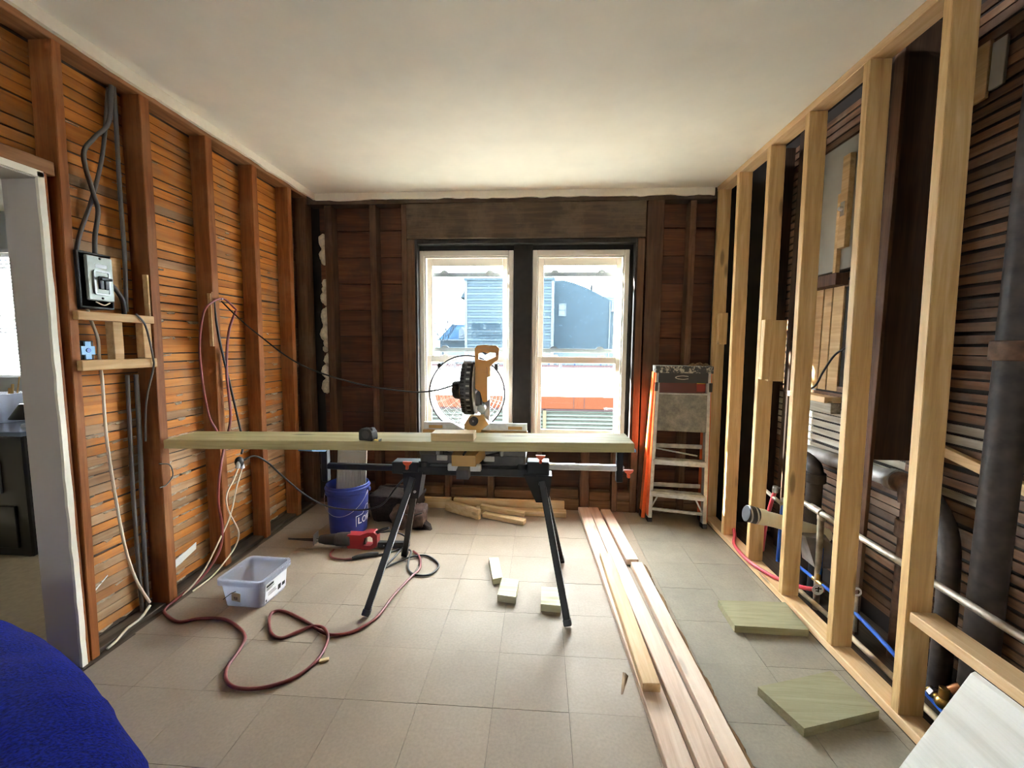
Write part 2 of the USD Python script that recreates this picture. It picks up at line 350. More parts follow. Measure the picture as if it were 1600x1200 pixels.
part(fl, 'tile_field', box(-1.93, XR, -2.3, -.70, -.004, 0, 0), 'tile_beige', False, kind='stuff')

# ================================================================ CEILING and its edge strips
ce = thing('ceiling', 'smooth cream painted plaster ceiling', 'ceiling', kind='structure')
part(ce, 'plaster_sheet', box(-1.90, 1.475, -2.45, 3.52, H, H + .05, 0), 'ceiling_paint', False)
part(ce, 'joist_boards', box(-2.3, 2.0, -2.45, 3.75, H + .24, H + .30, 0), 'void_dark', False)
def ragged(a0, a1, z0, z1, amp, seed, step=.03):
    r = np.random.default_rng(seed); xs = np.arange(a0, a1 + 1e-6, step)
    zz = z0 + amp * (meshkit.fbm(np.c_[xs * 9, xs * 0, xs * 0 + seed], 4) - .5) * 2
    return [(a0, z1)] + [(x, z) for x, z in zip(xs, zz)] + [(xs[-1], z1)]
t1 = obj('trim_1', prism(ragged(-2.3, 3.5, 2.583, H + .01, .008, 3), -1.892, -1.872, 'yz'), 'plaster_edge', 'cream plaster strip left along the ceiling over the lath wall', 'trim', kind='structure', smooth=False)
t2 = obj('trim_2', prism(ragged(-1.872, 1.36, 2.578, H + .01, .010, 5), 3.478, 3.5), 'plaster_edge', 'ragged cream plaster strip left along the ceiling over the windows', 'trim', kind='structure', smooth=False)

# ================================================================ LEFT WALL (lath, old studs)
wl = thing('wall_left', 'stripped wall of old brown studs with horizontal wood lath behind them', 'wall', kind='structure')
part(wl, 'plaster_back', box(-2.085, -2.068, 1.60, 3.62, -.02, H + .1, 0), 'plaster_back', False)
part(wl, 'plaster_back', box(-2.085, -2.068, -.2, 1.60, 2.07, H + .1, 0), 'plaster_back', False)
part(wl, 'plaster_panel', box(-2.10, -1.95, -2.45, .72, 0, H, 0), 'wall_paint', False)
pitch = .0462
row = 0; z = .045
while z < 2.57:
    segs = [(1.62, 2.82), (2.82, 3.52)] if row % 8 < 4 else [(1.62, 2.43), (2.43, 3.52)]
    if z > 2.10: segs[0] = (.35, segs[0][1])
    for (a, b) in segs:
        if 2.06 < z < 2.10 and a < 1: continue
        t = rng.normal(0, .0022, 2); w = .0415 + rng.uniform(-.003, .002); xo = rng.uniform(-.002, .003)
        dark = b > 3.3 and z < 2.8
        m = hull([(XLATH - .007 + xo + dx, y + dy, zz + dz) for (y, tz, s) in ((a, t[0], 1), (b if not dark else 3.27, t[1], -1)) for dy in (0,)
                  for zz, sz in ((z + tz, 1), (z + tz + w, -1)) for dx, dz in ((0, 0), (.007, 0), (.0062, 0))])
        kindm = 'lath_grey' if (z < 1.0 and rng.random() < .55) or rng.random() < .04 else 'lath_wood'
        part(wl, 'lath', m, kindm, False)
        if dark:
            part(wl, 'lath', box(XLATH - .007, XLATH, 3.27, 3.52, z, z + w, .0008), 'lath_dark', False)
    z += pitch + rng.uniform(-.0015, .0015); row += 1
keys = MB()
for k in range(900):
    y = rng.uniform(1.66, 3.25); zz = .045 + pitch * rng.integers(0, 55) - .004
    p_ = .75 if zz < 1.1 else .16
    if rng.random() > p_: continue
    L = rng.uniform(.012, .05); hh = rng.uniform(.003, .008)
    keys.add(hull([(XLATH - .006, y - L, zz - hh), (XLATH - .006, y + L, zz - hh), (XLATH - .006, y - L, zz + hh), (XLATH - .006, y + L, zz + hh),
                   (XLATH + rng.uniform(.002, .009), y - L * .6, zz - hh * 1.3), (XLATH + rng.uniform(.002, .008), y + L * .5, zz - hh * .4)]))
part(wl, 'plaster_keys', keys, 'plaster_key', False, kind='stuff')
def stud_l(y0, y1, z0=0, z1=2.64, m='stud_old', lean=0, x0=-2.05, name='stud'):
    b = box(x0, XL, y0, y1, z0, z1, .003)
    b.vertices[:, 1] += lean * b.vertices[:, 2]
    return part(wl, name, b, m, False)
stud_l(1.588, 1.603, 0, 2.06); stud_l(1.607, 1.644, 0, 2.60, lean=.019)
for y in (2.000, 2.402, 2.798, 3.200): stud_l(y, y + .052, 0, 2.60, lean=.01)
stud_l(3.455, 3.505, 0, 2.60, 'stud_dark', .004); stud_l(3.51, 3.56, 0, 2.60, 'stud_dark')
stud_l(1.24, 1.29, 2.12, 2.60)
part(wl, 'top_plate', box(-2.05, XL, .3, 3.5, 2.595, 2.70, .003), 'stud_old_y', False)
part(wl, 'door_header', box(-2.05, XL, .72, 1.632, 2.06, 2.115, .003), 'stud_old_y', False)
part(wl, 'floor_plate', box(-2.06, XL - .02, 1.60, 3.5, -.01, .018, .003), 'subfloor_wood', False)
stud_l(.72, .77, 0, 2.6)
# newer bracing between the first two studs
br = lambda *a: part(wl, 'brace', box(*a, .002), 'brace_wood', False)
br(-1.985, -1.925, 1.650, 2.00, 1.494, 1.530); br(-1.985, -1.925, 1.650, 2.00, 1.278, 1.322)
br(-1.985, -1.945, 1.81, 1.855, 1.322, 1.494); br(-1.985, -1.945, 1.955, 2.00, 1.322, 1.494)
part(wl, 'brace', box(-2.05, -2.035, 1.86, 1.955, 1.56, 1.80, .002), 'brace_wood', False)
part(wl, 'shim', box(-1.95, -1.925, 1.975, 1.985, 1.53, 1.73, .001), 'brace_wood', False)
part(wl, 'shim', box(-1.95, -1.93, 2.385, 2.401, 1.38, 1.70, .001), 'stud_old', False)
part(wl, 'shim', box(-1.95, -1.93, 2.376, 2.385, 1.38, 1.69, .001), 'brace_wood', False)
# white patches painting in the light that shows through low lath gaps
ps = prism([(2.075, .10), (2.30, .165), (2.305, .205), (2.08, .15)], XLATH - .001, XLATH + .006, 'yz')
part(wl, 'plaster_patch', ps, 'gap_light_white', False, label='bright white patch standing in for light through a low lath gap')
part(wl, 'plaster_patch', prism([(1.70, .225), (1.79, .285), (1.79, .290), (1.70, .236)], XLATH - .001, XLATH + .005, 'yz'), 'gap_light_white', False)

# doorway lining
dr = thing('door_1', 'open doorway lined with grey painted board and a cream plaster edge', 'doorway', kind='structure')
part(dr, 'jamb', box(-2.105, -1.955, 1.568, 1.586, 0, 2.045, .002), 'jamb_paint', False)
part(dr, 'jamb', box(-2.105, -1.955, .72, .74, 0, 2.045, .002), 'jamb_paint', False)
part(dr, 'head_jamb', box(-2.105, -1.955, .72, 1.600, 2.030, 2.050, .002), 'jamb_paint', False)
e1 = prism([(1.565, 0)] + [(1.564 + .004 * rng.random(), k * .06) for k in range(1, 34)] + [(1.565, 2.055), (1.588, 2.055)] + [(1.586 + .004 * rng.random(), k * .06) for k in range(33, 0, -1)] + [(1.588, 0)], -1.957, -1.945, 'yz')
part(dr, 'plaster_edge', e1, 'plaster_edge', False)
part(dr, 'plaster_edge', box(-1.957, -1.945, .72, 1.588, 2.035, 2.062, .002), 'plaster_edge', False)
part(dr, 'threshold', box(-2.11, -1.93, .72, 1.60, -.006, .004, .001), 'subfloor_wood', False)

# the adjoining room seen through the doorway
nr = thing('wall_adjoining', 'blue grey painted walls of the room beyond the doorway', 'wall', kind='structure')
part(nr, 'window_wall', MB(box(-7, -5.45, 3.55, 3.7, 0, 2.55, 0), box(-4.63, -2.10, 3.55, 3.7, 0, 2.55, 0), box(-5.45, -4.63, 3.55, 3.7, 0, 1.07, 0), box(-5.45, -4.63, 3.55, 3.7, 2.22, 2.55, 0)), 'wall_blue_grey', False)
part(nr, 'far_wall', box(-7.1, -7, -1, 3.7, 0, 2.55, 0), 'wall_blue_grey', False)
part(nr, 'near_wall', box(-7, -2.1, -1.1, -1, 0, 2.55, 0), 'wall_blue_grey', False)
part(nr, 'wall_side', box(-2.115, -2.105, 1.60, 3.55, 0, 2.55, 0), 'wall_blue_grey', False)
obj('ceiling_adjoining', box(-7.1, -2.1, -1.1, 3.7, 2.55, 2.62, 0), 'ceiling_paint', 'pale ceiling of the room beyond the doorway', 'ceiling', kind='structure')
obj('floor_adjoining', box(-7.1, -2.11, -1.1, 3.7, -.12, -.002, 0), 'carpet', 'tan floor of the room beyond the doorway', 'floor', kind='structure')
w3 = thing('window_3', 'bright window behind white slatted blinds in the room beyond the doorway', 'window', kind='structure')
part(w3, 'frame', MB(box(-5.45, -5.41, 3.56, 3.66, 1.07, 2.22), box(-4.67, -4.63, 3.56, 3.66, 1.07, 2.22), box(-5.45, -4.63, 3.56, 3.66, 2.16, 2.22), box(-5.45, -4.63, 3.56, 3.66, 1.07, 1.11), box(-5.45, -4.63, 3.58, 3.64, 1.58, 1.64)), 'vinyl_cool', False)
part(w3, 'pane', box(-5.41, -4.67, 3.605, 3.609, 1.11, 2.16, 0), 'glass', False)
bl = thing('window_blind', 'white horizontal slatted blind hanging in the window beyond the doorway', 'blind')
part(bl, 'head_rail', box(-5.43, -4.65, 3.53, 3.555, 2.19, 2.225), 'blind_white', False)
for k in range(34):
    z0 = 1.10 + k * .032; s = box(-5.425, -4.655, 3.528, 3.550, z0, z0 + .0016, 0); part(bl, 'slat', rot(s, 42, [1, 0, 0], [0, 3.54, z0]), 'blind_white', False)
ra = thing('cabinet', 'dark bulky cabinet with a glossy blue grey top seen low through the doorway', 'cabinet')
part(ra, 'body', box(-4.3, -3.28, 2.42, 3.1, 0, .80, .01), 'range_black', False)
part(ra, 'cabinet_top', box(-4.32, -3.26, 2.40, 3.12, .80, .83, .004), 'range_top', False)
part(ra, 'front_panel', box(-4.2, -3.45, 2.405, 2.425, .42, .66, .004), 'panel_slate', False)
part(ra, 'drawer', box(-4.2, -3.36, 2.405, 2.425, .06, .34, .004), 'range_black', False)
hd = thing('lamp', 'black tapered lamp shade on a chrome foot standing on the dark cabinet', 'lamp')
part(hd, 'shade', lathe([(.0, .16), (.06, .155), (.115, .06), (.105, .06), (.052, .145), (0, .15)], (-3.42, 2.60, .83), 24), 'range_black')
part(hd, 'stem', cyl((-3.42, 2.6, .835), (-3.42, 2.6, .975), .012), 'steel'); part(hd, 'foot', lathe([(0, .025), (.06, .02), (.065, 0.001), (0, 0.001)], (-3.42, 2.6, .83), 24), 'steel')
jr = thing('utensil_jar', 'clear jar holding pale wooden sticks beside the black lamp', 'jar')
part(jr, 'glass_body', lathe([(.0, .004), (.10, .004), (.105, .02), (.105, .20), (.11, .205), (.10, .205), (.098, .02), (0, .01)], (-3.80, 2.72, .83), 24), 'clear_plastic')
for k in range(6):
    a = k * 1.05; part(jr, 'stick', beam((-3.80 + .04 * math.cos(a), 2.72 + .04 * math.sin(a), .842), (-3.80 + .085 * math.cos(a), 2.72 + .085 * math.sin(a), 1.10 + .05 * math.sin(k * 2)), .014, .006, .001), 'pine_z', False)

# ================================================================ BACK WALL
wb = thing('wall_back', 'dark brown wall of old sheathing planks and studs around the two windows', 'wall', kind='structure')
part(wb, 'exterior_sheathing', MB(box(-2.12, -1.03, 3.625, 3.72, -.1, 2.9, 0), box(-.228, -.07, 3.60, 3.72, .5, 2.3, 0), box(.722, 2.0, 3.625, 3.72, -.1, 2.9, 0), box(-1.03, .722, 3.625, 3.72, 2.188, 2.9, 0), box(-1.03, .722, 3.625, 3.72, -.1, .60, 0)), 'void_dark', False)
for k in range(12):
    zt = 2.36 + .223 * (1 - k); zt = min(zt, 2.60); zb = 2.36 - .223 * k
    if zt - max(zb, 0) < .03: continue
    for (a, b) in ((-1.90, -1.04), (.75, 1.80)) if zb > .56 else ((-1.90, -.66), (-.66, .40), (.40, 1.80)):
        yo = rng.uniform(0, .006)
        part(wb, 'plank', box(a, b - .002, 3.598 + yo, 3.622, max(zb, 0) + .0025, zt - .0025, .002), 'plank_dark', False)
def stud_b(x0, x1, z0, z1, m='stud_dark', y0=YB, y1=3.60): return part(wb, 'stud', box(x0, x1, y0, y1, z0, z1, .003), m, False)
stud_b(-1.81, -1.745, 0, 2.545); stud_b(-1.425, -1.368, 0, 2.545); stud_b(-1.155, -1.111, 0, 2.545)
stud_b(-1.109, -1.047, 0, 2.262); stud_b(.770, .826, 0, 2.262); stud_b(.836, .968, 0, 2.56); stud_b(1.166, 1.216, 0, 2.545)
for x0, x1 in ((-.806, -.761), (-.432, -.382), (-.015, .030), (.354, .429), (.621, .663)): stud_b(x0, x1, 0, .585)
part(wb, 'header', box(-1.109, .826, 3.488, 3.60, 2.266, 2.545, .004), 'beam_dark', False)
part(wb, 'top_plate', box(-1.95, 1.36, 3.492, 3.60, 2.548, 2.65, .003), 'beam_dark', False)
part(wb, 'rough_sill', box(-1.047, .770, 3.47, 3.585, .565, .612, .003), 'beam_dark', False)
part(wb, 'black_lining', box(-1.047, -1.028, 3.505, 3.60, .612, 2.262, .002), 'black_paper', False)
part(wb, 'black_lining', box(.752, .770, 3.505, 3.60, .612, 2.262, .002), 'black_paper', False)
part(wb, 'black_lining', box(-1.028, .752, 3.505, 3.60, 2.228, 2.264, .002), 'black_paper', False)
part(wb, 'black_lining', box(-1.030, .754, 3.585, 3.60, 2.186, 2.232, .001), 'black_paper', False)
part(wb, 'black_lining', box(.722, .753, 3.585, 3.60, .612, 2.19, .001), 'black_paper', False)
part(wb, 'mullion', box(-.226, -.072, 3.555, 3.60, .612, 2.23, .004), 'black_paper', False)
xs = [-1.745, -1.425, -1.368, -1.155, -1.047, -.806, -.761, -.432, -.382, -.015, .030, .354, .429, .621, .663, .836, .97, 1.166, 1.216, 1.35]
for a, b in [(xs[0], xs[1]), (xs[2], xs[3]), (xs[4], xs[5]), (xs[6], xs[7]), (xs[8], xs[9]), (xs[10], xs[11]), (xs[12], xs[13]), (xs[14], xs[15]), (xs[16], xs[17]), (xs[18], xs[19])]:
    hgt = .165 + rng.uniform(-.015, .02)
    part(wb, 'base_block', box(a + .004, b - .004, 3.502 + rng.uniform(0, .015), 3.596, 0, hgt * .55, .006), 'block_brown', False)
    part(wb, 'base_block', box(a + .004, b - .008, 3.502 + rng.uniform(0, .02), 3.596, hgt * .56, hgt, .006), 'block_brown', False)
iz = MB()
for k in range(26):
    zz = 1.0 + k * .05 + rng.uniform(-.02, .02)
    if 1.42 < zz < 1.48 or 1.93 < zz < 2.1: continue
    iz.add(sphere((-1.845 + rng.uniform(-.012, .012), 3.545 + rng.uniform(-.01, .02), zz), .034 + rng.uniform(-.01, .014), 2, (.8, 1, 1.3)))
im = iz.mesh(); im.vertices += .012 * (np.stack([meshkit.noise(im.vertices * 60, s) for s in (1, 2, 3)], -1) - .5)
part(wb, 'insulation', im, 'insulation', True, label='cream fibre insulation bulging in the corner gap', kind='stuff')

# ================================================================ WINDOWS
def window(n, x0, x1, label):
    w = thing(f'window_{n}', label, 'window', kind='structure')
    z0, z1 = .612, 2.186
    fr = 'vinyl_white'
    part(w, 'frame', MB(box(x0, x0 + .040, 3.565, 3.69, z0, z1, .003), box(x1 - .040, x1, 3.565, 3.69, z0, z1, .003), box(x0 + .04, x1 - .04, 3.565, 3.69, z1 - .045, z1, .003), box(x0 + .04, x1 - .04, 3.565, 3.69, z0, z0 + .026, .003)), fr, False)
    part(w, 'stop', MB(box(x0 + .040, x0 + .052, 3.572, 3.60, z0 + .03, z1 - .045, .002), box(x1 - .052, x1 - .040, 3.572, 3.60, z0 + .03, z1 - .045, .002), box(x0 + .04, x1 - .04, 3.572, 3.60, z1 - .06, z1 - .045, .002)), fr, False)
    def sash(name, y0, y1, a, b, zl, zh, st, rt, rb):
        s = part(w, name, MB(box(a, a + st, y0, y1, zl, zh, .003), box(b - st, b, y0, y1, zl, zh, .003), box(a + st, b - st, y0, y1, zh - rt, zh, .003), box(a + st, b - st, y0, y1, zl, zl + rb, .003)), fr, False)
        part(s, 'pane', box(a + st - .003, b - st + .003, (y0 + y1) / 2 - .002, (y0 + y1) / 2 + .002, zl + rb - .003, zh - rt + .003, 0), 'glass', False)
    sash('upper_sash', 3.632, 3.660, x0 + .048, x1 - .048, 1.250, 2.135, .046, .062, .050)
    sash('lower_sash', 3.600, 3.628, x0 + .045, x1 - .045, z0 + .026, 1.306, .040, .054, .040)
    a, b = x0 + .082, x1 - .082
    sc = part(w, 'insect_screen', MB(box(a, a + .014, 3.672, 3.684, 1.343, 2.022, .001), box(b - .014, b, 3.672, 3.684, 1.343, 2.022, .001), box(a, b, 3.670, 3.686, 1.990, 2.024, .002), box(a, b, 3.670, 3.686, 1.341, 1.376, .002)), 'screen_frame', False)
    part(sc, 'screen_cloth', box(a + .012, b - .012, 3.6775, 3.6785, 1.372, 1.994, 0), 'screen_mesh', False)
    for zz in (2.024, 1.376):
        for f in (.17, .80):
            xx = a + f * (b - a); part(sc, 'latch_tab', prism([(xx - .035, zz), (xx + .035, zz), (xx + .022, zz + .014), (xx + .006, zz + .019), (xx - .006, zz + .019), (xx - .022, zz + .014)], 3.672, 3.682), 'screen_frame', False)
    for f in (.25, .75):
        xx = x0 + f * (x1 - x0); part(w, 'sash_lock', MB(box(xx - .03, xx + .03, 3.606, 3.626, 1.306, 1.314, .002), box(xx - .008, xx + .022, 3.610, 3.622, 1.314, 1.324, .003)), fr, False)
window(1, -1.026, -.229, 'white double-hung window behind the fan and the mitre saw')
window(2, -.069, .721, 'white double-hung window beside the ladder with the orange fascia outside')

# ================================================================ RIGHT: old wall, then the new stud frame
wr = thing('wall_right', 'dark old lath wall behind the new pale studs', 'wall', kind='structure')
LX = 1.78
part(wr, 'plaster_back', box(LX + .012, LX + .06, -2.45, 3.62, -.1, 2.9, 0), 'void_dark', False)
z, row = .05, 0
while z < 2.80:
    for (a, b) in ((.75, 2.12), (2.12, 3.50)) if row % 8 < 4 else ((.75, 1.70), (1.70, 3.50)):
        if a > 1.9 and 1.14 < z < 1.74 : segs = [(a, 2.18), (2.98, b)]
        elif a > 1.6 and a < 1.9 and 1.14 < z < 1.74: segs = [(a, 2.18), (2.98, b)]
        else: segs = [(a, b)]
        for (c, d) in segs:
            if d - c < .05: continue
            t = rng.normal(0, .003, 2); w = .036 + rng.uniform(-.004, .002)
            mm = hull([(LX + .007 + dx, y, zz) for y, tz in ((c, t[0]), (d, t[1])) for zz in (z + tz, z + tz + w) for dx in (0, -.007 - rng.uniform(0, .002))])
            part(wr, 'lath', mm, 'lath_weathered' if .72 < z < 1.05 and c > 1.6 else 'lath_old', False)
    z += .0475 + rng.uniform(-.002, .002); row += 1
for y in (2.95, 3.22): part(wr, 'stud', box(LX - .10, LX - .003, y, y + .055, 0, 2.8, .003), 'post_dark', False)
part(wr, 'stud', box(LX - .09, LX - .003, 1.18, 1.24, 0, 2.8, .003), 'stud_dark', False)
part(wr, 'stud', box(LX - .14, LX - .003, .78, .86, 0, 2.8, .003), 'post_dark', False)
part(wr, 'post', box(1.572, 1.74, 2.05, 2.15, .875, 2.8, .004), 'post_dark', False)
part(wr, 'post_strip', box(1.556, 1.574, 2.045, 2.10, 0, 2.8, .002), 'stud_dark', False)
part(wr, 'post_strip', box(1.590, 1.606, 2.10, 2.14, 0, .875, .002), 'stud_dark', False)
part(wr, 'drywall_panel', box(LX - .014, LX - .003, 2.33, 2.97, 1.86, 2.60, .002), 'drywall_grey', False, label='grey plasterboard patch')
part(wr, 'batten', box(LX - .045, LX - .014, 2.60, 2.66, 1.98, 2.50, .002), 'brace_wood', False)
part(wr, 'batten', box(LX - .040, LX - .014, 2.665, 2.69, 1.78, 2.30, .002), 'brace_wood', False)
part(wr, 'latch_plate', MB(box(LX - .052, LX - .046, 2.615, 2.645, 2.16, 2.24, .002), cyl((LX - .07, 2.63, 2.20), (LX - .05, 2.63, 2.20), .012)), 'steel')
part(wr, 'rail', box(LX - .075, LX - .003, 2.60, 2.97, 1.765, 1.835, .003), 'stud_dark', False)
part(wr, 'niche_board', box(LX + .004, LX + .011, 2.20, 2.62, 1.14, 1.76, .001), 'void_dark', False)  # near-black sheet painting in the shaded hole beside the niche
for k, (a, b) in enumerate(((2.63, 2.72), (2.73, 2.80), (2.81, 2.90))): part(wr, 'niche_board', box(LX - .004, LX + .010, a, b, 1.14, 1.765, .002), 'brace_wood', False)
part(wr, 'niche_board', box(LX - .03, LX + .01, 2.905, 2.925, 1.12, 1.765, .002), 'pipe_lead', False)
part(wr, 'sill', box(LX - .10, LX - .003, 2.58, 2.96, 1.075, 1.11, .002), 'pine_y', False)
part(wr, 'sill', box(LX - .06, LX - .003, 2.58, 2.96, 1.01, 1.072, .002), 'lath_weathered', False)
part(wr, 'ledge', box(LX - .05, LX - .003, 2.18, 2.40, 1.745, 1.785, .003), 'lath_weathered', False)
part(wr, 'ledge', box(LX - .05, LX - .003, 2.18, 2.40, 1.035, 1.07, .003), 'lath_weathered', False)
part(wr, 'patch_board', box(LX - .02, LX - .003, 1.90, 1.96, 2.40, 2.62, .002), 'brace_wood', False)
part(wr, 'patch_board', box(LX - .016, LX - .003, 1.84, 1.895, 2.42, 2.60, .002), 'drywall_grey', False)
part(wr, 'brace', beam((LX - .03, 1.45, .87), (LX - .03, 1.95, .97), .03, .04), 'brace_wood', False)
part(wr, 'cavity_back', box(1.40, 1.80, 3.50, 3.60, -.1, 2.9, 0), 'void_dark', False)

fr = thing('stud_frame', 'new pale pine stud wall frame standing in front of the old lath wall', 'wall frame')
part(fr, 'bottom_plate', box(XR, XR + .089, .2, 3.49, 0, .038, .003), 'pine_y', False)
part(fr, 'top_plate', box(XR + .003, XR + .092, -.4, 3.475, H - .039, H - .001, .003), 'pine_y', False)
for yb, yt in ((1.578, 1.635), (1.940, 1.992), (2.338, 2.383), (2.714, 2.748), (3.085, 3.14), (3.425, 3.46)):
    b = box(XR, XR + .089, yb - .040, yb - .002, .038, H - .039, .003); b.vertices[:, 1] += (b.vertices[:, 2] - .038) / 2.56 * (yt - yb); part(fr, 'stud', b, 'pine_z', False)
part(fr, 'stud', box(XR, XR + .089, .80, .838, .038, H - .039, .003), 'pine_z', False)
part(fr, 'ledger', box(XR + .001, XR + .09, .838, 1.536, .412, .450, .003), 'pine_y', False)
part(fr, 'block', box(1.338, 1.378, 2.625, 2.668, 1.205, 1.565, .003), 'pine_z', False)
part(fr, 'block', box(1.380, 1.470, 2.632, 2.668, 1.195, 1.562, .003), 'pine_z', False)
part(fr, 'block', box(1.365, 1.43, 3.345, 3.383, 1.42, 1.66, .003), 'pine_z', False)
obj('plywood_offcut', hull([(1.338, 1.300, .405), (1.350, 1.300, .412), (1.338, .55, .405), (1.350, .55, .412), (1.12, 1.300, .0), (1.135, 1.300, .0), (1.12, .55, .0), (1.135, .55, .0)]), 'plywood_white', 'pale grey plywood offcut leaning on the low ledger of the stud frame', 'board', smooth=False)

# ---------------------------------------------------------------- plumbing in the right wall
def pipe(name, P, r, m, label, cat='pipe', hubs=(), hm=None, smooth=0, group=None, n=16):
    t = thing(name, label, cat, group)
    part(t, 'run', tube(P, r, n, smooth), m)
    for (a, b, rr) in hubs: part(t, 'collar', cyl(a, b, rr, 20, .004), hm or m)
    return t
pipe('drain_stack', [(1.645, 1.575, -.05), (1.645, 1.575, 2.80)], .050, 'cast_iron', 'tall black cast iron drain stack behind the nearest pine stud', hubs=[((1.645, 1.575, 1.36), (1.645, 1.575, 1.43), .064), ((1.645, 1.575, 2.52), (1.645, 1.575, 2.62), .066)], hm='pipe_rust', n=24)
pipe('bent_drain_pipe', [(1.72, 1.98, .80), (1.71, 1.90, .76), (1.70, 1.80, .64), (1.69, 1.765, .45), (1.69, 1.76, .2), (1.69, 1.76, -.05)], .036, 'cast_iron', 'curved dark drain pipe between the stack and the rusty pipe', smooth=6)
t = pipe('waste_pipe', [(1.70, 2.80, .745), (1.70, 2.06, .775)], .040, 'pipe_lead', 'pale grey horizontal waste pipe running behind the studs', hubs=[((1.70, 2.10, .773), (1.70, 2.055, .775), .052)])
part(t, 'elbow', tube([(1.70, 2.05, .775), (1.695, 2.0, .775), (1.69, 1.975, .755), (1.69, 1.965, .70)], .047, 18, 6), 'pipe_rust')
pipe('rusty_drain_pipe', [(1.69, 1.965, .72), (1.69, 1.965, -.05)], .036, 'pipe_rust', 'rusty brown vertical drain pipe under the pale waste pipe', hubs=[((1.69, 1.965, .54), (1.69, 1.965, .62), .050)])
pipe('trap_pipe', [(1.68, 2.70, .715), (1.655, 2.64, .715), (1.65, 2.58, .69), (1.65, 2.565, .62), (1.65, 2.565, .3), (1.65, 2.565, -.05)], .042, 'cast_iron', 'brown drain pipe dropping from an elbow between the third and fourth studs', hubs=[((1.65, 2.565, .60), (1.65, 2.565, .66), .056), ((1.65, 2.565, .12), (1.65, 2.565, .22), .052)], smooth=6)
t = pipe('galvanised_pipe', [(1.53, 2.47, .512), (1.53, -.6, .466)], .0145, 'galvanised', 'thin galvanised pipe running level at knee height behind the studs', hubs=[((1.53, 2.40, .512), (1.53, 2.30, .512), .020)])
pipe('supply_drop_pipe', [(1.545, 2.33, .50), (1.55, 2.33, .30), (1.555, 2.33, -.05)], .016, 'galvanised', 'thin vertical pipe hanging from the galvanised pipe tee', hubs=[((1.549, 2.33, .49), (1.549, 2.33, .46), .021)])
pipe('low_pipe', [(1.495, 2.47, .018), (1.495, 2.10, .034), (1.495, 1.45, .025), (1.495, -.6, .02)], .0125, 'pipe_painted', 'cream painted pipe running just above the floor behind the bottom plate')
pb = pipe('blue_water_line', [(1.55, 2.62, .10), (1.55, 2.40, .112), (1.55, 2.1, .118), (1.55, 1.85, .088), (1.55, 1.62, .03), (1.55, 1.35, .0), (1.55, .9, -.03)], .0095, 'pex_blue', 'blue plastic water line sagging behind the bottom plate', smooth=5, n=10)
part(pb, 'brass_fitting', MB(cyl((1.55, 2.36, .113), (1.55, 2.28, .115), .013), cyl((1.55, 2.32, .10), (1.55, 2.32, .16), .011)), 'brass')
pipe('blue_branch_line', [(1.555, 2.32, .15), (1.56, 2.325, .22), (1.57, 2.34, .30)], .009, 'pex_blue', 'short blue plastic line rising from the brass fitting', n=10)
pipe('red_water_line', [(1.47, 3.20, .26), (1.44, 3.12, .13), (1.41, 3.00, .062), (1.350, 2.87, .051), (1.336, 2.70, .050), (1.355, 2.57, .050), (1.405, 2.45, .052), (1.48, 2.33, .07), (1.56, 2.28, .09)], .0115, 'pex_red', 'red plastic water line curving over the bottom plate', smooth=6, n=10)
rr = pipe('red_riser', [(1.50, 2.70, .49), (1.497, 2.735, .38), (1.495, 2.77, .24), (1.50, 2.80, .05)], .012, 'pex_red', 'short red plastic riser with a chrome clamp', smooth=5, n=12)
part(rr, 'clamp', MB(cyl((1.50, 2.698, .485), (1.50, 2.695, .525), .017), cyl((1.48, 2.69, .515), (1.53, 2.69, .515), .006)), 'steel')
rb = pipe('blue_riser', [(1.52, 2.635, .44), (1.52, 2.645, .34), (1.525, 2.66, .05)], .012, 'pex_blue', 'short blue plastic riser with a chrome clamp beside the red one', smooth=5, n=12)
part(rb, 'clamp', MB(cyl((1.52, 2.634, .435), (1.52, 2.633, .47), .017), cyl((1.50, 2.63, .465), (1.55, 2.63, .465), .006)), 'steel')
pipe('short_white_pipe', [(1.50, 2.84, .462), (1.50, 2.62, .44)], .012, 'galvanised', 'short pale pipe above the red riser', n=10)
pv = thing('pvc_pipe', 'cream plastic drain pipe with a black rubber coupling poking between the studs', 'pipe')
part(pv, 'run', tube([(1.275, 2.50, .409), (1.40, 2.50, .382), (1.70, 2.50, .30)], .042, 24), 'pvc_cream')
part(pv, 'socket', cyl((1.295, 2.50, .406), (1.345, 2.50, .396), .047, 24, .003), 'pvc_cream')
part(pv, 'coupling', cyl((1.232, 2.50, .42), (1.296, 2.50, .406), .049, 24, .004), 'rubber')
for q in (.25, .8): part(pv, 'band', cyl((1.232 + .064 * q - .005, 2.5, .42 - .014 * q), (1.232 + .064 * q + .005, 2.5, .42 - .014 * q), .0505, 24, .001), 'steel')
vb = thing('valve', 'brass and chrome shut-off valve low behind the ledger', 'valve')
part(vb, 'body', MB(cyl((1.56, 1.66, .055), (1.56, 1.50, .03), .015), cyl((1.56, 1.60, .045), (1.56, 1.60, .11), .016), sphere((1.56, 1.60, .05), .026)), 'brass')
for k in range(3): part(vb, 'nut', cyl((1.56, 1.65 - k * .045, .055 - k * .006), (1.56, 1.63 - k * .045, .052 - k * .006), .022, 6), 'steel')
pipe('copper_stub', [(1.58, 1.60, .10), (1.62, 1.585, .13), (1.72, 1.55, .125)], .016, 'copper', 'copper pipe elbow above the shut-off valve', smooth=5)
tg = thing('round_tag', 'white round tag with black strokes standing at the foot of a stud', 'tag')
part(tg, 'disc', cyl((1.505, 2.252, .108), (1.505, 2.247, .108), .030, 24, .001), 'white_print')
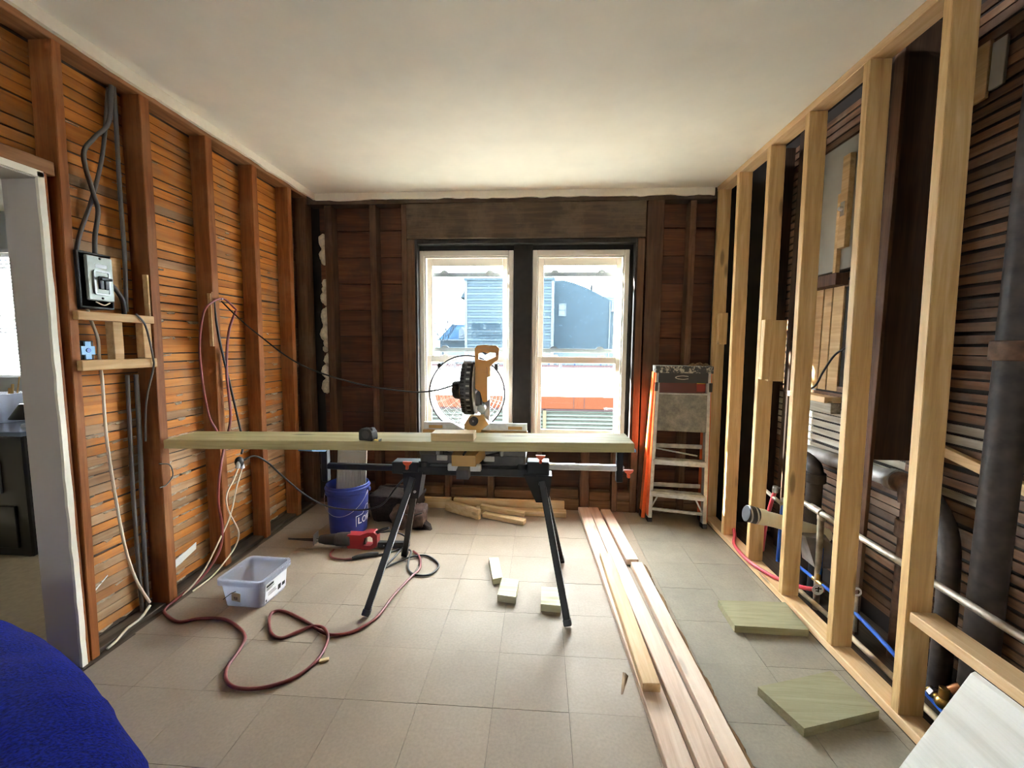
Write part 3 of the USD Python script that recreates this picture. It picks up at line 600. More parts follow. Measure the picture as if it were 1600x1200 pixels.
part(tg, 'print', MB(box(1.488, 1.522, 2.2455, 2.2465, .112, .118, 0), box(1.492, 1.510, 2.2455, 2.2465, .100, .105, 0), box(1.503, 1.509, 2.2455, 2.2465, .095, .125, 0)), 'box_black', False)
rg = thing('ring_bolt', 'white ringed hook standing behind the second stud', 'hook')
ang = np.linspace(0, 2 * np.pi, 20, endpoint=False)
part(rg, 'ring', tube(np.c_[1.55 + .018 * np.cos(ang), 2.045 + 0 * ang, .222 + .018 * np.sin(ang)], .005, 8, closed=True), 'white_print')
part(rg, 'shank', tube([(1.55, 2.045, .203), (1.552, 2.045, .15), (1.556, 2.045, .02)], .008, 8), 'galvanised')
cv = thing('cast_valve', 'grey cast drain fitting beside the blue branch line', 'fitting')
part(cv, 'body', hull([(1.57 + dx, 2.44 + dy, .16 + dz) for dx in (0, .09) for dy in (-.06, .06) for dz in (0, .13)] + [(1.58 + .07 * math.cos(a), 2.44 + .05 * math.sin(a), .33) for a in ang[::2]]), 'pipe_lead')
part(cv, 'spout', cyl((1.61, 2.44, -.05), (1.61, 2.44, .17), .035, 18), 'rubber')
wi = thing('loose_wire', 'dark wire curling out over the niche sill in the old wall', 'wire')
part(wi, 'run', tube([(1.74, 2.48, 1.42), (1.72, 2.58, 1.36), (1.71, 2.66, 1.25), (1.70, 2.70, 1.17), (1.69, 2.76, 1.14), (1.69, 2.80, 1.17), (1.70, 2.78, 1.22)], .006, 8, 6), 'cord_black')

# ================================================================ OUTSIDE
obj('ground', box(-60, 60, 6.6, 90, -2.85, -2.75, 0), 'asphalt_dark', 'dark asphalt ground outside far below the windows', 'ground', kind='structure')
obj('path', box(-60, 60, 3.9, 6.6, -2.84, -2.74, 0), 'bounce_pale', 'unseen pale strip added below the windows to bounce daylight indoors', 'path', kind='structure')  # out-of-view reflector strip, added to lift the ceiling
ga = thing('garage_building', 'low building with a white roof and an orange fascia outside the windows', 'building')
part(ga, 'roof', box(-9, 9, 12.0, 26.5, -.06, .06, .02), 'roof_white', False)
part(ga, 'fascia', box(-9, 9, 11.96, 12.02, -.40, -.055, .01), 'fascia_orange', False)
part(ga, 'fascia_joint', box(.975, .99, 11.95, 11.965, -.39, -.06, 0), 'fence_brown', False); part(ga, 'fascia_joint', box(1.27, 1.285, 11.95, 11.965, -.39, -.06, 0), 'fence_brown', False)
part(ga, 'wall', box(-8.9, 8.9, 12.16, 26.3, -2.75, -.06, 0), 'brick_buff', False)
sh = MB()
for k in range(20): sh.add(hull([(x, y, zz) for x in (-8, 8) for y, zz in ((12.16, -.44 - k * .115), (12.06, -.475 - k * .115), (12.06, -.50 - k * .115), (12.16, -.54 - k * .115))]))
part(ga, 'corrugated_shutter', sh, 'shutter_green', False)
for x in (-4.2, .11, 4.3): part(ga, 'post', box(x, x + .10, 11.99, 12.06, -2.75, -.42, .01), 'post_cream', False)
part(ga, 'gutter', box(-9, 9, 11.99, 12.06, -.46, -.40, .01), 'fence_brown', False)
for k in range(9):
    x = -7 + k * 1.7; part(ga, 'roof_seam', beam((x, 12.9, .064), (x - 1.1, 26.2, .064), .07, .012, .002), 'roof_seam', False)
part(ga, 'parapet', box(-9, 9, 26.2, 26.5, .05, .14, .01), 'fence_brown', False)
for k in range(4): part(ga, 'roof_vent', cyl((-5 + k * 3.1, 24.5, .05), (-5 + k * 3.1, 24.5, .38), .10), 'roof_seam')
hb = thing('sided_house', 'tall house with horizontal siding and graffiti seen through both windows', 'building')
part(hb, 'wall', box(-5.55, .80, 32.1, 40, -2.75, 6.25, 0), 'siding_grey', False)
for k in range(38):
    zt = 6.25 - k * .215; part(hb, 'siding_board', hull([(x, y, zz) for x in (-5.55, .80) for y, zz in ((32.1, zt), (32.07, zt), (32.02, zt - .205), (32.1, zt - .205))]), 'siding_white' if k % 2 == 0 else 'siding_grey', False)  # every other board toned darker to stand in for siding shadow lines
part(hb, 'corner_board', box(.80, 1.02, 31.98, 32.2, -2.75, 6.32, .01), 'trim_white', False)
part(hb, 'corner_board', box(-5.75, -5.55, 31.98, 32.2, -2.75, 6.32, .01), 'trim_white', False)
part(hb, 'roof_edge', box(-5.8, 1.05, 31.9, 40, 6.25, 6.42, .02), 'siding_grey', False)
part(hb, 'gable_eave', prism([(-6.25, 5.05), (-5.72, 5.15), (-5.72, 6.05)], 33, 39), 'siding_grey', False)
for x, ztop in ((.95, 6.95),): part(hb, 'vent_pipe', cyl((x, 33, 6.3), (x, 33, ztop), .05), 'roof_seam')
gf = MB()
def ring(cx, cz, w, h, t=.075):
    o = rounded(cx - w / 2, cx + w / 2, cz - h / 2, cz + h / 2, min(w, h) * .42); return prism(o.difference(o.buffer(-t)), 31.985, 32.015)
r2 = random.Random(4)
for rowz, hh in ((2.82, .55), (2.15, .55)):
    x = -5.2
    while x < -2.3:
        w = r2.uniform(.30, .46); gf.add(ring(x + w / 2, rowz, w, hh))
        if r2.random() < .6: gf.add(prism([(x + w * .25, rowz - .03), (x + w * .75, rowz - .03), (x + w * .75, rowz + .04), (x + w * .25, rowz + .04)], 31.985, 32.015))
        if r2.random() < .5: gf.add(prism([(x + w * .45, rowz - hh * .45), (x + w * .56, rowz - hh * .45), (x + w * .56, rowz + hh * .45), (x + w * .45, rowz + hh * .45)], 31.985, 32.015))
        x += w + .06
gf.add(prism([(-5.3, 1.66), (-2.3, 1.66), (-2.3, 1.74), (-5.3, 1.74)], 31.985, 32.015))
part(hb, 'graffiti', gf, 'graffiti_dark', False, label='two rows of outlined graffiti letters')
hr = thing('rendered_house', 'large plain blue grey house wall with one small window and a sloping roof edge', 'building')
part(hr, 'wall', prism([(1.05, -2.75), (1.05, 6.52), (1.76, 6.55), (2.62, 6.33), (3.5, 6.0), (4.28, 5.63), (5.6, 4.93), (5.6, -2.75)], 34, 40), 'render_blue_grey', False)
wn = part(hr, 'window_frame', MB(box(1.42, 1.52, 33.9, 34.01, 3.72, 4.74, .01), box(1.94, 2.04, 33.9, 34.01, 3.72, 4.74, .01), box(1.52, 1.94, 33.9, 34.01, 4.64, 4.74, .01), box(1.52, 1.94, 33.9, 34.01, 3.72, 3.82, .01), box(1.52, 1.94, 33.92, 34.01, 4.19, 4.25, .01)), 'trim_white', False)
part(wn, 'pane', box(1.52, 1.94, 33.96, 33.98, 3.82, 4.64, 0), 'window_dark', False)
part(hr, 'downpipe', cyl((5.45, 33.93, -2.7), (5.45, 33.93, 4.9), .05), 'trim_white')
hk = thing('far_house', 'grey shingled roof slope behind the plain house wall', 'building')
for k in range(7): part(hk, 'roof_course', hull([(x, 41 + k * .5 + dy, 4.75 + k * .24 + dz) for x in (1.5, 9) for dy, dz in ((0, 0), (0, .08), (.6, .24), (.6, .30))]), 'siding_white', False)
part(hk, 'wall', box(1.6, 9, 42, 48, -2.75, 4.8, 0), 'siding_grey', False)
part(hk, 'vent_pipe', cyl((5.1, 43.5, 6.0), (5.1, 43.5, 7.5), .08), 'roof_seam')
hc = thing('dormer_house', 'small dark roofed house with a white dormer beyond the left window', 'building')
part(hc, 'wall', box(-10.9, -7.6, 45.4, 52, -2.75, 2.0, 0), 'siding_grey', False)
part(hc, 'roof', hull([(-11.0, 45, 1.95), (-7.4, 45, 1.95), (-10.2, 48.5, 3.75), (-7.4, 48.5, 3.75), (-11.0, 52, 1.95), (-7.4, 52, 1.95)]), 'roof_slate', False)
part(hc, 'eave', box(-11.1, -7.4, 44.9, 45.1, 1.85, 2.0, .01), 'trim_white', False)
dm = part(hc, 'dormer', prism([(-8.75, 2.1), (-8.75, 2.95), (-8.47, 3.35), (-8.18, 2.95), (-8.18, 2.1)], 45.1, 47.5), 'trim_white', False)
part(dm, 'pane', box(-8.62, -8.32, 45.06, 45.1, 2.35, 2.9, 0), 'window_dark', False)
tr = thing('bare_tree', 'bare winter tree left of the small dark roofed house', 'tree')
tw = MB(); rt = random.Random(3)
def grow(p, d, L, r, depth):
    q = p + d * L; tw.add(tube([p, (p + q) / 2 + np.array([rt.uniform(-.04, .04) * L, 0, 0]), q], [r, r * .85, r * .65], 5))
    if depth:
        for _ in range(3 if depth > 2 else 4):
            e = d + np.array([rt.uniform(-.75, .75), rt.uniform(-.75, .75), rt.uniform(-.15, .55)]); grow(q, e / np.linalg.norm(e), L * rt.uniform(.6, .8), r * .6, depth - 1)
grow(np.array([-9.35, 40, .3]), np.array([.02, 0, 1.0]), 1.5, .10, 0)
part(tr, 'trunk', tube([(-9.35, 40, -2.75), (-9.37, 40, 0), (-9.33, 40, 1.8)], [.16, .13, .10], 8), 'branch')
for k in range(5):
    a = k * 1.3; tw = MB(); d = np.array([.55 * math.cos(a), .55 * math.sin(a), .8]); grow(np.array([-9.34, 40, 1.2 + .13 * k]), d / np.linalg.norm(d), 1.0, .055, 4); part(tr, 'branch', tw, 'branch', True)
bk = thing('boundary_wall', 'low brown wall and railings standing beyond the white roof', 'fence')
part(bk, 'wall', box(-14, 14, 29.5, 29.8, -2.75, .05, .02), 'fence_brown', False)
for k in range(36): part(bk, 'post', box(-12 + k * .6, -11.92 + k * .6, 29.6, 29.7, .05, .42, .01), 'render_blue_grey' if k % 3 else 'car_blue', False)
part(bk, 'rail', box(-13, 12, 29.62, 29.68, .38, .44, .01), 'trim_white', False)

# ================================================================ SAW STAND, PLANK AND MITRE SAW
st = thing('saw_stand', 'black folding mitre saw stand on splayed legs holding the long plank', 'saw stand')
SY = 2.30
part(st, 'rail', box(-.80, .06, SY - .035, SY + .035, .672, .722, .006), 'black_metal')
ext = part(st, 'extension_tube', box(-1.25, -.70, SY - .018, SY + .018, .682, .716, .006), 'black_metal')
ext = part(st, 'extension_tube', box(-.02, .47, SY - .018, SY + .018, .715, .748, .006), 'steel', label='bright steel extension tube')
part(st, 'sleeve', box(-.062, .06, SY - .045, SY + .045, .700, .765, .005), 'black_metal'); part(st, 'sleeve', box(-.82, -.668, SY - .045, SY + .045, .676, .745, .005), 'black_metal')
for x, zt, zb in ((-1.225, .850, .61), (.445, .886, .655)):
    part(st, 'support_post', box(x - .018, x + .018, SY - .02, SY + .02, zb, zt - .035, .004), 'black_metal')
    part(st, 'support_bracket', hull([(x - .035 + a, y, zz) for a, y, zz in ((0, 2.09, zt - .012), (.075, 2.09, zt - .012), (0, 2.42, zt - .012), (.075, 2.42, zt - .012), (0, 2.09, zt), (.075, 2.09, zt), (0, 2.42, zt), (.075, 2.42, zt), (.01, 2.27, zt - .06), (.05, 2.27, zt - .06), (.01, 2.33, zt - .06), (.05, 2.33, zt - .06))]), 'blue_steel', False)
def knob(x, y, z):
    part(st, 'knob', MB(prism([(x - .022, z + .012), (x - .026, z + .022), (x + .026, z + .022), (x + .022, z + .012), (x + .008, z), (x + .006, z - .02), (x - .006, z - .02), (x - .008, z)], y - .008, y + .008), cyl((x, y - .01, z - .02), (x, y - .01, z), .008)), 'orange_plastic', False)
knob(-.728, 2.25, .728); knob(.012, 2.25, .783); knob(.485, 2.25, .715)
for sx, tx, fx in ((-1, -.70, -.876), (1, .02, .158)):
    part(st, 'leg_bracket', prism([(tx - .055, .69), (tx + .055, .69), (tx + .04 + .01 * sx, .54), (tx - .04 + .01 * sx, .54)] if sx < 0 else [(tx - .10, .69), (tx + .055, .69), (tx + .04, .54), (tx - .03, .54)], SY - .05, SY + .05), 'black_metal', False)
    for dy, fy in ((-.045, 1.99), (.045, 2.62)):
        lg = part(st, 'leg', beam((tx, SY + dy, .66), (fx, fy, .012), .034, .034, .004, up=(0, 1, .2)), 'black_metal')
        p0, p1 = np.array((tx, SY + dy, .66)), np.array((fx, fy, .012)); d = p1 - p0
        part(lg, 'foot', beam(p0 + d * .955, p0 + d * 1.0, .040, .040, .004, up=(0, 1, .2)), 'rubber')
        part(lg, 'edge_strip', beam(p0 + d * .12 + [.0185, -.006, 0], p0 + d * .94 + [.0185, -.006, 0], .002, .010, .0005, up=(0, 1, .2)), 'steel')
    for zz, dx in ((.645, -.01), (.58, .012)): part(st, 'bolt', cyl((tx + dx, SY - .058, zz), (tx + dx, SY - .048, zz), .008, 12), 'steel')

pk = hull([(x, y, z) for x, zt in ((-1.925, .903), (.456, .941)) for y in (2.0, 2.222) for z in (zt, zt - .0465)])
pk2 = box(-1.1905, 1.1905, 2.0, 2.222, -.0465, 0, .003); rot(pk2, -math.degrees(math.atan2(.038, 2.381)), [0, 1, 0], [0, 0, 0]); pk2.apply_translation([(-1.925 + .456) / 2, 0, (.903 + .941) / 2])
obj('plank', pk2, 'treated_x', 'long pale green-yellow treated plank lying across the saw stand', 'plank', smooth=False)
zp = lambda x: .903 + (x + 1.925) / 2.381 * .038
b = box(-.531, -.318, 2.01, 2.10, 0, .039, .002); b.apply_translation([0, 0, zp(-.42) + .001]); rot(b, -.9, [0, 1, 0], [-.42, 2.05, zp(-.42)])
obj('wood_block', b, 'pine_x', 'small pine block lying on the plank in front of the saw fence', 'wood block', smooth=False)
tp = thing('tape_measure', 'dark tape measure with its tongue out lying on the plank', 'tape measure', loc=(-.855, 2.03, zp(-.855) + .001), rz=-14)
part(tp, 'case', prism(Polygon([(-.040, 0), (.036, 0), (.040, .014), (.036, .044), (.022, .058), (-.030, .058), (-.040, .044)]).buffer(-.006).buffer(.006), -.022, .022), 'black_plastic')
part(tp, 'side_label', cyl((0, -.0235, .030), (0, -.021, .030), .021, 24, .0005), 'dark_grey_plastic')
part(tp, 'blade', beam((.036, -.004, .006), (.075, -.010, .002), .020, .0012, .0003), 'sticker_yellow', False); part(tp, 'hook', box(.073, .076, -.02, .002, .0, .012, .0005), 'steel', False)
part(tp, 'lock_button', box(.014, .034, -.012, .012, .050, .064, .003), 'dark_grey_plastic')

sw = thing('mitre_saw', 'yellow and black mitre saw with a D-shaped top handle standing behind the plank', 'saw')
SB = .868
bs = MB(box(-.66, -.07, 2.26, 2.60, .735, .80, .01))
for x0, x1 in ((-.66, -.52), (-.21, -.07)): bs.add(box(x0, x1, 2.245, 2.60, .79, SB - .004, .008))
part(sw, 'base', bs, 'dark_grey_plastic')
for x in (-.64, -.09): part(sw, 'base_foot', cyl((x, 2.28, .722), (x, 2.28, .75), .03), 'rubber')
for x in (-.55, -.20): part(sw, 'base_bolt', cyl((x, 2.235, .80), (x, 2.235, .85), .012, 12), 'grey_metal')
part(sw, 'turntable', lathe([(0, .80), (.185, .80), (.19, .81), (.19, SB - .004), (.186, SB), (0, SB)], (-.37, 2.42, 0), 40), 'grey_metal')
for k in range(3): part(sw, 'scale_plate', box(-.56 + k * .13, -.50 + k * .13, 2.238, 2.246, .765, .795, .002), 'aluminium_dirty', False)
arm = part(sw, 'mitre_arm', hull([(-.43, 2.02, .80), (-.31, 2.02, .80), (-.43, 2.02, .855), (-.31, 2.02, .855), (-.45, 2.28, .78), (-.29, 2.28, .78), (-.45, 2.28, .862), (-.29, 2.28, .862)]), 'tan_cast', False)
part(arm, 'kerf_slot', box(-.374, -.366, 2.015, 2.24, .8555, .8635, 0), 'box_black', False)
part(arm, 'detent_plate', box(-.455, -.285, 2.035, 2.06, .770, .805, .004), 'aluminium', False)
part(arm, 'lock_lever', hull([(-.40, 1.985, .745), (-.34, 1.985, .745), (-.40, 1.985, .79), (-.34, 1.985, .79), (-.40, 2.05, .74), (-.34, 2.05, .74), (-.40, 2.05, .80), (-.34, 2.05, .80)]), 'dark_grey_plastic', False)
fz = SB
part(sw, 'fence', prism([(-.664, fz + .045), (-.664, fz + .087), (-.50, fz + .087), (-.43, fz + .048), (-.43, fz + .045)], 2.365, 2.385), 'aluminium', False)
part(sw, 'fence', prism([(-.068, fz + .045), (-.068, fz + .087), (-.275, fz + .087), (-.325, fz + .048), (-.325, fz + .045)], 2.365, 2.385), 'aluminium', False)
part(sw, 'fence_base', MB(box(-.668, -.415, 2.350, 2.39, fz, fz + .045, .003), box(-.33, -.064, 2.350, 2.39, fz, fz + .045, .003)), 'tan_cast', False)
for x in (-.635, -.175): part(sw, 'fence_label', box(x, x + .08, 2.3625, 2.365, fz + .052, fz + .070, .0005), 'tan_cast', False)
part(sw, 'pivot_casting', hull([(x, y, z) for x, z in ((-.455, fz), (-.29, fz), (-.445, fz + .06), (-.30, fz + .06), (-.41, fz + .115), (-.335, fz + .115)) for y in (2.47, 2.62)]), 'tan_cast', False)
part(sw, 'pivot_arm', MB(beam((-.33, 2.56, fz + .06), (-.33, 2.50, 1.10), .05, .06), beam((-.315, 2.53, .98), (-.31, 2.47, 1.17), .03, .05)), 'grey_metal')
part(sw, 'bevel_knob', cyl((-.388, 2.44, .948), (-.388, 2.475, .948), .026), 'black_plastic'); part(sw, 'knob_screw', sphere((-.388, 2.438, .952), .006), 'steel')
GC = (-.412, 2.47, 1.152)
gd = part(sw, 'blade_guard', lathe([(0, -.036), (.145, -.036), (.165, -.026), (.165, .024), (.150, .032), (0, .032)], GC, 48, 'x'), 'dark_grey_plastic')
for k in range(17):
    a = math.radians(125 + k * 6.8); c = np.array([GC[0], GC[1] + .166 * math.cos(a), GC[2] + .166 * math.sin(a)]); 
    for x in (-.020, .012): 
        bb = box(c[0] + x - .010, c[0] + x + .010, c[1] - .003, c[1] + .003, c[2] - .0045, c[2] + .0045, .0005); part(gd, 'vent_slot', rot(bb, -0 + math.degrees(a) - 180, [1, 0, 0], c), 'aluminium_dirty' if k % 2 and x > 0 else 'box_black', False)
part(sw, 'blade', lathe([(0, -.0014), (.152, -.0014), (.152, .0014), (0, .0014)], (GC[0] + .036, GC[1], GC[2]), 60, 'x'), 'steel')
part(sw, 'lower_guard', lathe([(.06, .036), (.158, .036), (.160, .040), (.158, .044), (.06, .044)], GC, 48, 'x'), 'aluminium')
mo = part(sw, 'motor', lathe([(0, -.10), (.040, -.10), (.052, -.088), (.056, -.06), (.056, -.03), (0, -.03)], (GC[0], 2.46, 1.135), 28, 'x'), 'black_plastic')
part(mo, 'motor_band', lathe([(.02, -.052), (.060, -.052), (.060, -.032), (.02, -.032)], (GC[0], 2.46, 1.135), 28, 'x'), 'yellow_plastic')
part(mo, 'brush_cap', cyl((GC[0] - .07, 2.40, 1.15), (GC[0] - .07, 2.37, 1.18), .016), 'black_plastic')
px = lambda u: -.361 + (u - 745) * .00367
pz = lambda v: 1.394 - (v - 541) * .00367
hsg = Polygon([(px(744), pz(568)), (px(762), pz(568)), (px(763), pz(590)), (px(763), pz(627)), (px(756), pz(628)), (px(752), pz(612)), (px(744), pz(606))])
part(sw, 'motor_housing', prism(hsg.buffer(-.006).buffer(.006), 2.36, 2.50), 'yellow_plastic')
part(sw, 'housing_clip', prism([(px(761), pz(570)), (px(767), pz(570)), (px(767), pz(587)), (px(763), pz(589)), (px(761), pz(580))], 2.37, 2.43), 'yellow_plastic', False)
part(sw, 'gear_case', MB(box(px(737), px(753), 2.40, 2.52, pz(636), pz(590), .01), box(px(738), px(746), 2.39, 2.46, pz(590), pz(566), .006)), 'dark_grey_plastic')
part(sw, 'link_bar', beam((px(739), 2.385, pz(620)), (px(750), 2.385, pz(604)), .012, .012), 'steel'); part(sw, 'spring_cover', cyl((px(752), 2.40, pz(640)), (px(752), 2.46, pz(640)), .024), 'grey_metal')
outer = Polygon([(px(745), pz(545)), (px(748), pz(541)), (px(760), pz(540)), (px(776), pz(541)), (px(780), pz(545)), (px(779), pz(560)), (px(770), pz(567)), (px(766), pz(572)), (px(745), pz(572))]).buffer(.004)
hole = Polygon([(px(749), pz(552)), (px(757), pz(550)), (px(764), pz(552)), (px(766), pz(550)), (px(776), pz(551)), (px(776), pz(557)), (px(768), pz(561)), (px(762), pz(563)), (px(749), pz(561))])
hn = part(sw, 'top_handle', prism(outer.difference(hole), 2.355, 2.40), 'yellow_plastic', False)
part(hn, 'trigger', prism([(px(752), pz(549)), (px(764), pz(549)), (px(762), pz(553)), (px(759), pz(554))], 2.365, 2.39), 'black_plastic', False)
part(hn, 'grip_seam', tube([(px(746), 2.3545, pz(546)), (px(760), 2.3535, pz(544)), (px(779), 2.3545, pz(546))], .0012, 6), 'tan_cast')

# ================================================================ FAN
fn = thing('drum_fan', 'large round drum fan with wire grilles standing in the window behind the saw', 'fan', loc=(-.588, 3.455, 1.008))
R0 = .308
part(fn, 'drum', lathe([(R0 - .004, -.085), (R0, -.088), (R0 + .003, -.085), (R0 + .001, .085), (R0 - .003, .085), (R0 - .004, -.085)], (0, 0, 0), 72, 'y'), 'white_print')
part(fn, 'rim', tube(np.array([(R0 * math.cos(a), -.088, R0 * math.sin(a)) for a in np.linspace(0, 2 * np.pi, 72, endpoint=False)]), .0055, 8, closed=True), 'black_metal')
for y in (-.082, .08):
    g = MB()
    for k in range(9): g.add(tube([((.05 + k * .030) * math.cos(a), y - .012 * (1 - (k / 9) ** 2), (.05 + k * .030) * math.sin(a)) for a in np.linspace(0, 2 * np.pi, 48, endpoint=False)], .0009, 4, closed=True))
    for k in range(20): a = k * math.pi / 10; g.add(tube([(.05 * math.cos(a), y - .012, .05 * math.sin(a)), (.2 * math.cos(a), y - .007, .2 * math.sin(a)), (R0 * math.cos(a), y, R0 * math.sin(a))], .0011, 4))
    part(fn, 'grille', g, 'grey_metal')
part(fn, 'hub', cyl((0, -.02, 0), (0, .09, 0), .055), 'dark_grey_plastic')
part(fn, 'badge', cyl((0, -.099, 0), (0, -.092, 0), .045), 'grey_metal')
for k in range(3):
    a0 = k * 2.094 + .5; P = []
    for rr_ in (.05, .16, .27):
        for w, yy in ((-.16, -.025), (.16, .025)): a = a0 + w * (1.3 if rr_ > .1 else 1.6); P.append([(rr_ * math.cos(a), yy, rr_ * math.sin(a))])
    P = np.array(P).reshape(-1, 3); V = np.vstack([P, P + [0, .003, 0]])
    F = [(0, 1, 3), (0, 3, 2), (2, 3, 5), (2, 5, 4), (6, 9, 7), (6, 8, 9), (8, 11, 9), (8, 10, 11)]
    part(fn, 'blade', trimesh.Trimesh(V, F, process=False), 'fan_blade_grey', False)
for s in (-1, 1):
    part(fn, 'foot', tube([(s * .17, -.06, -.268), (s * .19, -.06, -.372), (s * .19, .055, -.372), (s * .17, .055, -.268)], .010, 10), 'black_metal')
    part(fn, 'bracket', MB(box(s * .235 - .012, s * .235 + .012, -.06, .06, .19, .24, .003)), 'black_metal')

# ================================================================ CORDS AND CABLES ON THE LEFT
def cord(name, P, r, m, label, cat='cord', smooth=6, n=8, group=None):
    return obj(name, tube(P, r, n, smooth), m, label, cat, group, smooth=True)
cord('thin_cable', [(-1.925, 2.455, 1.652), (-1.85, 2.46, 1.575), (-1.72, 2.46, 1.464), (-1.446, 2.46, 1.273), (-1.09, 2.46, 1.161), (-.776, 2.46, 1.119), (-.62, 2.455, 1.129), (-.50, 2.43, 1.165)], .0045, 'cord_black', 'thin dark cord sagging through the air from the left wall to the mitre saw')
cord('extension_cable', [(-1.91, 2.55, 1.60), (-1.915, 2.487, 1.463), (-1.92, 2.459, 1.228), (-1.915, 2.465, .94), (-1.925, 2.41, .76), (-1.90, 2.332, .616), (-1.90, 2.31, .458), (-1.90, 2.329, .296), (-1.90, 2.298, .162), (-1.91, 2.183, .07), (-1.93, 2.05, .03), (-1.94, 1.96, .012), (-1.88, 1.912, .009), (-1.784, 1.874, .009), (-1.70, 1.905, .009), (-1.577, 1.91, .009), (-1.446, 1.848, .009), (-1.375, 1.786, .009), (-1.345, 1.704, .009), (-1.326, 1.61, .009), (-1.28, 1.544, .009), (-1.207, 1.508, .009), (-1.104, 1.516, .009), (-1.006, 1.576, .009), (-.963, 1.675, .009), (-.976, 1.795, .011), (-1.026, 1.867, .017), (-1.096, 1.889, .012), (-1.155, 1.846, .009), (-1.205, 1.80, .009), (-1.275, 1.83, .009), (-1.345, 1.92, .009), (-1.366, 1.985, .009), (-1.30, 1.99, .009), (-1.146, 1.919, .009), (-1.06, 1.868, .009), (-.98, 1.840, .009), (-.89, 1.868, .009), (-.815, 1.979, .009), (-.795, 2.161, .009), (-.755, 2.357, .009), (-.73, 2.468, .009), (-.77, 2.60, .009), (-.835, 2.68, .009)], .0075, 'cord_red', 'long dull red extension cord hanging on the left wall and snaking over the floor', n=10)
cord('extension_cable', [(-1.905, 2.55, 1.61), (-1.905, 2.45, 1.665), (-1.91, 2.36, 1.635), (-1.92, 2.306, 1.567), (-1.925, 2.27, 1.385), (-1.925, 2.277, 1.166), (-1.925, 2.309, .975), (-1.92, 2.351, .883), (-1.92, 2.40, .78)], .0062, 'cord_red', 'purplish red cord loop dropping on the left side of the hanging coil')
cord('power_cable', [(-1.935, 2.41, 1.66), (-1.935, 2.41, 1.60), (-1.93, 2.427, 1.423), (-1.92, 2.476, 1.168), (-1.915, 2.534, .896), (-1.91, 2.557, .76), (-1.905, 2.53, .69)], .0065, 'cord_black', 'dark cord hanging straight from the coil down to the plug')
obj('nail', cyl((-1.955, 2.43, 1.655), (-1.895, 2.43, 1.662), .004, 10), 'steel', 'nail in the third stud that carries the cord coil', 'nail')
pg = thing('power_tap', 'chrome and black triple cord plug hanging against the left wall', 'plug')
part(pg, 'body', sphere((-1.90, 2.50, .648), .026, 2, (1, 1, 1.35)), 'black_plastic'); 
part(pg, 'plug', cyl((-1.895, 2.475, .612), (-1.895, 2.49, .655), .014), 'steel'); part(pg, 'plug', cyl((-1.895, 2.52, .60), (-1.895, 2.51, .65), .013), 'white_print')
cord('white_cable', [(-1.895, 2.478, .61), (-1.90, 2.44, .545), (-1.90, 2.384, .487), (-1.90, 2.375, .42), (-1.90, 2.40, .34), (-1.895, 2.455, .21), (-1.90, 2.435, .13), (-1.90, 2.34, .075), (-1.91, 2.24, .03), (-1.925, 2.12, .012)], .0048, 'cable_white', 'cream cord looping from the plug and bulging to the right')
cord('white_cable', [(-1.895, 2.515, .60), (-1.895, 2.46, .50), (-1.90, 2.40, .338), (-1.90, 2.287, .208), (-1.905, 2.18, .10), (-1.92, 2.08, .04), (-1.945, 1.99, .015)], .0048, 'cable_white', 'cream cord running from the plug straight down to the corner of the second stud')
cord('power_cable', [(-1.90, 2.52, .645), (-1.87, 2.60, .66), (-1.82, 2.66, .60), (-1.74, 2.69, .50), (-1.60, 2.72, .36), (-1.45, 2.74, .275), (-1.25, 2.745, .255), (-1.12, 2.72, .285), (-1.02, 2.66, .35), (-.90, 2.62, .50), (-.72, 2.58, .66), (-.60, 2.55, .74)], .006, 'cord_black', 'black cord drooping from the plug past the blue bucket up to the saw')
cord('power_cable', [(-1.11, 2.80, .075), (-1.03, 2.83, .07), (-.95, 2.86, .02), (-.93, 2.74, .008), (-.935, 2.60, .008), (-.955, 2.46, .008), (-.92, 2.50, .008), (-.84, 2.585, .012), (-.74, 2.63, .008), (-.645, 2.555, .008), (-.618, 2.477, .008), (-.655, 2.40, .008), (-.735, 2.394, .008), (-.795, 2.447, .008), (-.83, 2.56, .008), (-.85, 2.67, .014), (-.925, 2.71, .008), (-1.00, 2.64, .008), (-1.08, 2.60, .008)], .0062, 'cord_black', 'black power cord looped on the floor around the rear stand leg')
cord('extension_cable', [(-1.08, 2.60, .010), (-1.16, 2.565, .010), (-1.24, 2.535, .010), (-1.33, 2.55, .008), (-1.375, 2.60, .008), (-1.38, 2.66, .008)], .0065, 'cord_red', 'short red cord tail lying in front of the red saw')
obj('cord_connector', tube([(-1.05, 2.615, .016), (-1.09, 2.60, .016), (-1.17, 2.56, .016), (-1.20, 2.545, .013)], [.010, .015, .014, .009], 12, 4), 'cord_black', 'black in-line cord connector lying on the floor before the red saw', 'plug')
